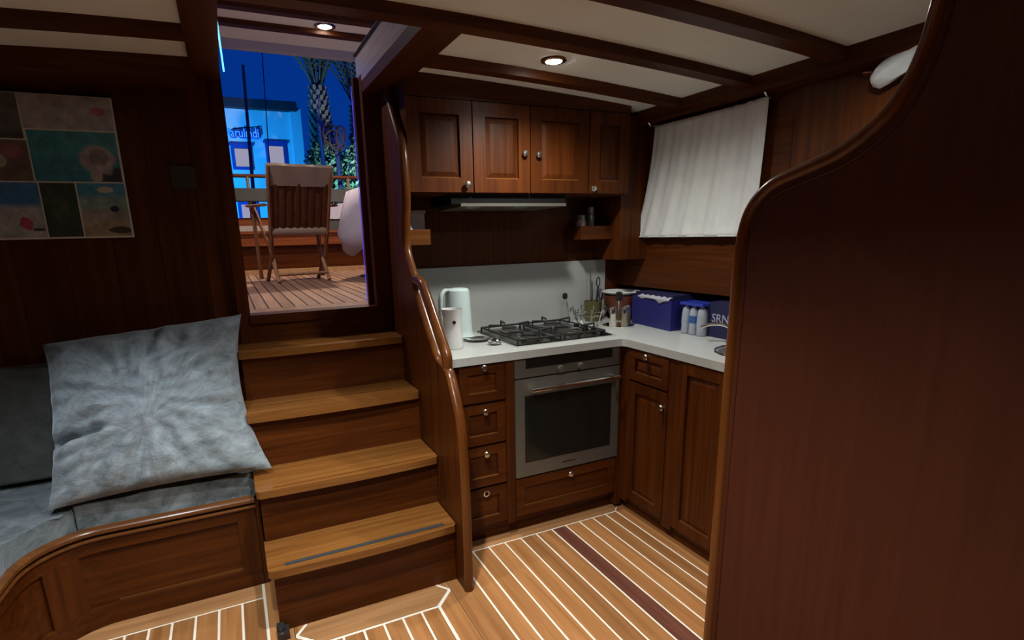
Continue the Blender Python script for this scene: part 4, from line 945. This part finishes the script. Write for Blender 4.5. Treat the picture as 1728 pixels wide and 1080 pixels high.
PTR = plain('palm_trunk', (0.16, 0.15, 0.13), 0.9, var=0.3)
PFR = plain('palm_frond', (0.05, 0.09, 0.06), 0.7, var=0.3)
def palm(x, y, z0, z1, r0, r1, label, seed):
    rnd = random.Random(seed)
    t = thing('palm_tree', (x, y, z0), label, 'palm tree', 'palms on the quay')
    n = 14; bm = lathe([(r0+(r1-r0)*max(0, (k/n-0.35)/0.65), (z1-z0)*k/n) for k in range(n+1)], (x, y, z0), 16)
    obj('trunk', bm, PTR, t, True)
    bm = B(); rows = int((z1-z0)/0.16)
    for i in range(rows):                           # stubs of cut fronds, spiralling
        f = i/rows; r = r0+(r1-r0)*max(0, (f-0.35)/0.65)
        for k in range(9):
            a = 2*math.pi*(k+0.5*(i % 2))/9+rnd.uniform(-0.05, 0.05); z = z0+(z1-z0)*f
            ca, sa = math.cos(a), math.sin(a); w = r*0.33
            p = [(x+ca*r*0.9-sa*w, y+sa*r*0.9+ca*w, z), (x+ca*r*0.9+sa*w, y+sa*r*0.9-ca*w, z), (x+ca*(r+0.10)+sa*w*0.5, y+sa*(r+0.10)-ca*w*0.5, z+0.17), (x+ca*(r+0.10)-sa*w*0.5, y+sa*(r+0.10)+ca*w*0.5, z+0.17), (x+ca*r*0.85, y+sa*r*0.85, z+0.17)]
            v = [bm.verts.new(q) for q in p]
            bm.faces.new(v[:4]); bm.faces.new((v[3], v[2], v[4])); bm.faces.new((v[1], v[4], v[2])); bm.faces.new((v[0], v[3], v[4])); bm.faces.new((v[0], v[4], v[1]))
    o = obj('frond_stubs', bm, PTR, t); o['kind'] = 'stuff'
    for k in range(22):
        a = 2*math.pi*k/22*1.618+rnd.uniform(-.2, .2); L = rnd.uniform(3.6, 4.6); el = rnd.uniform(1.22, 1.50) if k % 4 else rnd.uniform(0.95, 1.2)
        bm = B(); P = []; px, pz, ang = r1*0.4, z1-0.1, el
        for s in range(13):
            P.append(Vector((x+math.cos(a)*px, y+math.sin(a)*px, pz))); px += L/12*math.cos(ang); pz += L/12*math.sin(ang); ang -= 0.012+0.022*s
        tube(P, [0.035*(1-s/14) for s in range(13)], 5, bm)
        side = Vector((-math.sin(a), math.cos(a), 0))
        for s in range(2, 12):
            for sg_ in (-1, 1):
                for h in (0, 0.5):
                    b0 = P[s].lerp(P[s+1], h) if s < 12 else P[s]; d = (P[min(s+1, 12)]-P[s]).normalized()
                    l = 0.62*math.sin(math.pi*(s+0.8)/14)
                    tip = b0+(side*sg_*0.75+d*0.75+Vector((0, 0, -0.15))).normalized()*l
                    v = [bm.verts.new(b0-d*0.02), bm.verts.new(b0+d*0.03), bm.verts.new(tip)]; bm.faces.new(v)
        obj('frond', bm, PFR, t)
palm(3.66, 22.0, 0.4, 6.75, 0.54, 0.25, 'tall palm with pineapple trunk seen through the companionway', 1)
palm(5.15, 22.4, 0.4, 6.3, 0.45, 0.22, 'second palm half hidden behind the right door jamb', 2)

LEAF = plain('hedge_leaf', (0.05, 0.16, 0.10), 0.45, var=0.5, scale=3)
TWIG = plain('hedge_twig', (0.05, 0.035, 0.02), 0.9)
def bush(x, y, z0, z1, rx, label, seed, n=2200):
    rnd = random.Random(seed); t = thing('bush', (x, y, z0), label, 'bush', 'bushes on the quay')
    bm = B(); cz = (z0+z1)/2+0.3; rz = (z1-cz)
    for k in range(n):
        u, v = rnd.uniform(-1, 1), rnd.uniform(0, 2*math.pi); s = math.sqrt(1-u*u); rr = rnd.uniform(0.75, 1.0)*(1+0.18*NZ.noise(Vector((s*math.cos(v)*2, s*math.sin(v)*2, u*2+seed))))
        c = Vector((x+rx*rr*s*math.cos(v), y+0.9*rx*rr*s*math.sin(v), cz+rz*rr*u))
        d = Vector((rnd.uniform(-1, 1), rnd.uniform(-1, 1), rnd.uniform(-1, 1))).normalized(); e = d.cross(Vector((0.3, 0.5, 0.8))).normalized(); l = rnd.uniform(0.06, 0.12)
        bm.faces.new([bm.verts.new(q) for q in (c-d*l, c+e*l*0.5, c+d*l, c-e*l*0.5)])
    o = obj('foliage', bm, LEAF, t); o['kind'] = 'stuff'
    bm = B()
    for k in range(6):
        a = 2*math.pi*k/6; tube([(x, y, z0), (x+0.3*rx*math.cos(a), y+0.3*rx*math.sin(a), (z0+cz)/2), (x+0.6*rx*math.cos(a), y+0.6*rx*math.sin(a), cz+0.4*rz)], [0.06, 0.045, 0.02], 6, bm)
    obj('stems', bm, TWIG, t, True)
bush(3.55, 21.0, 0.4, 5.05, 0.85, 'dark bush at the foot of the tall palm', 5)
bush(4.75, 20.6, 0.4, 5.0, 0.95, 'bush with brightly lit leaves beside the door jamb', 6)

# masts and the stern davit
CA = plain('mast_grey', (0.10, 0.11, 0.14), 0.5)
t = thing('mast', (0.7, 14, 0), 'thin dark mast standing before the blue building', 'mast')
obj('pole', tube([(0.62, 14, 0.0), (0.80, 14, 5.15)], [0.05, 0.03], 8), CA, t, True)
obj('stay', tube([(1.02, 14.3, 0.4), (1.22, 14, 5.5), (1.40, 13.6, 10)], 0.012, 5), CA, t, True)
obj('spreader', tube([(0.45, 14, 3.85), (1.0, 14, 3.92)], 0.012, 6), CA, t, True)
dv = thing('stern_davit', (1.2, 6.96, 1.118), 'stern davit pole with blue cover and coiled ropes behind the rail', 'davit')
obj('pole', tube([(1.19, 6.96, 1.12), (1.14, 6.96, 2.80)], 0.022, 10), CHROME, dv, True)
obj('antenna', tube([(1.14, 6.96, 2.78), (1.17, 6.96, 3.06)], 0.008, 8), PORC, dv, True)
obj('blue_cover', tube([(1.13, 6.96, 2.78), (1.22, 6.96, 2.65), (1.31, 6.96, 2.53)], 0.035, 8, flat=(0.02, 0.04)), plain('blue_canvas', (0.03, 0.06, 0.55), 0.6), dv, True)
obj('post', tube([(1.34, 6.96, 1.12), (1.32, 6.96, 2.50)], 0.028, 8), plain('blue_post', (0.05, 0.14, 0.5), 0.5), dv, True)
rr = random.Random(4)
for k in range(6):
    c = Vector((1.30+rr.uniform(-0.05, 0.10), 6.93+rr.uniform(-.05, .05), 2.58+rr.uniform(-0.06, 0.06))); a0 = rr.uniform(0.5, 1.2)
    obj('rope_coil', tube([(c.x+0.09*math.cos(s*0.3927)*a0, c.y+0.05*math.sin(s*0.3927+k), c.z+0.12*math.sin(s*0.3927)) for s in range(16)], 0.008, 5, closed=True), plain('rope_%d' % k, (0.28, 0.25, 0.24), 0.9), dv, True)
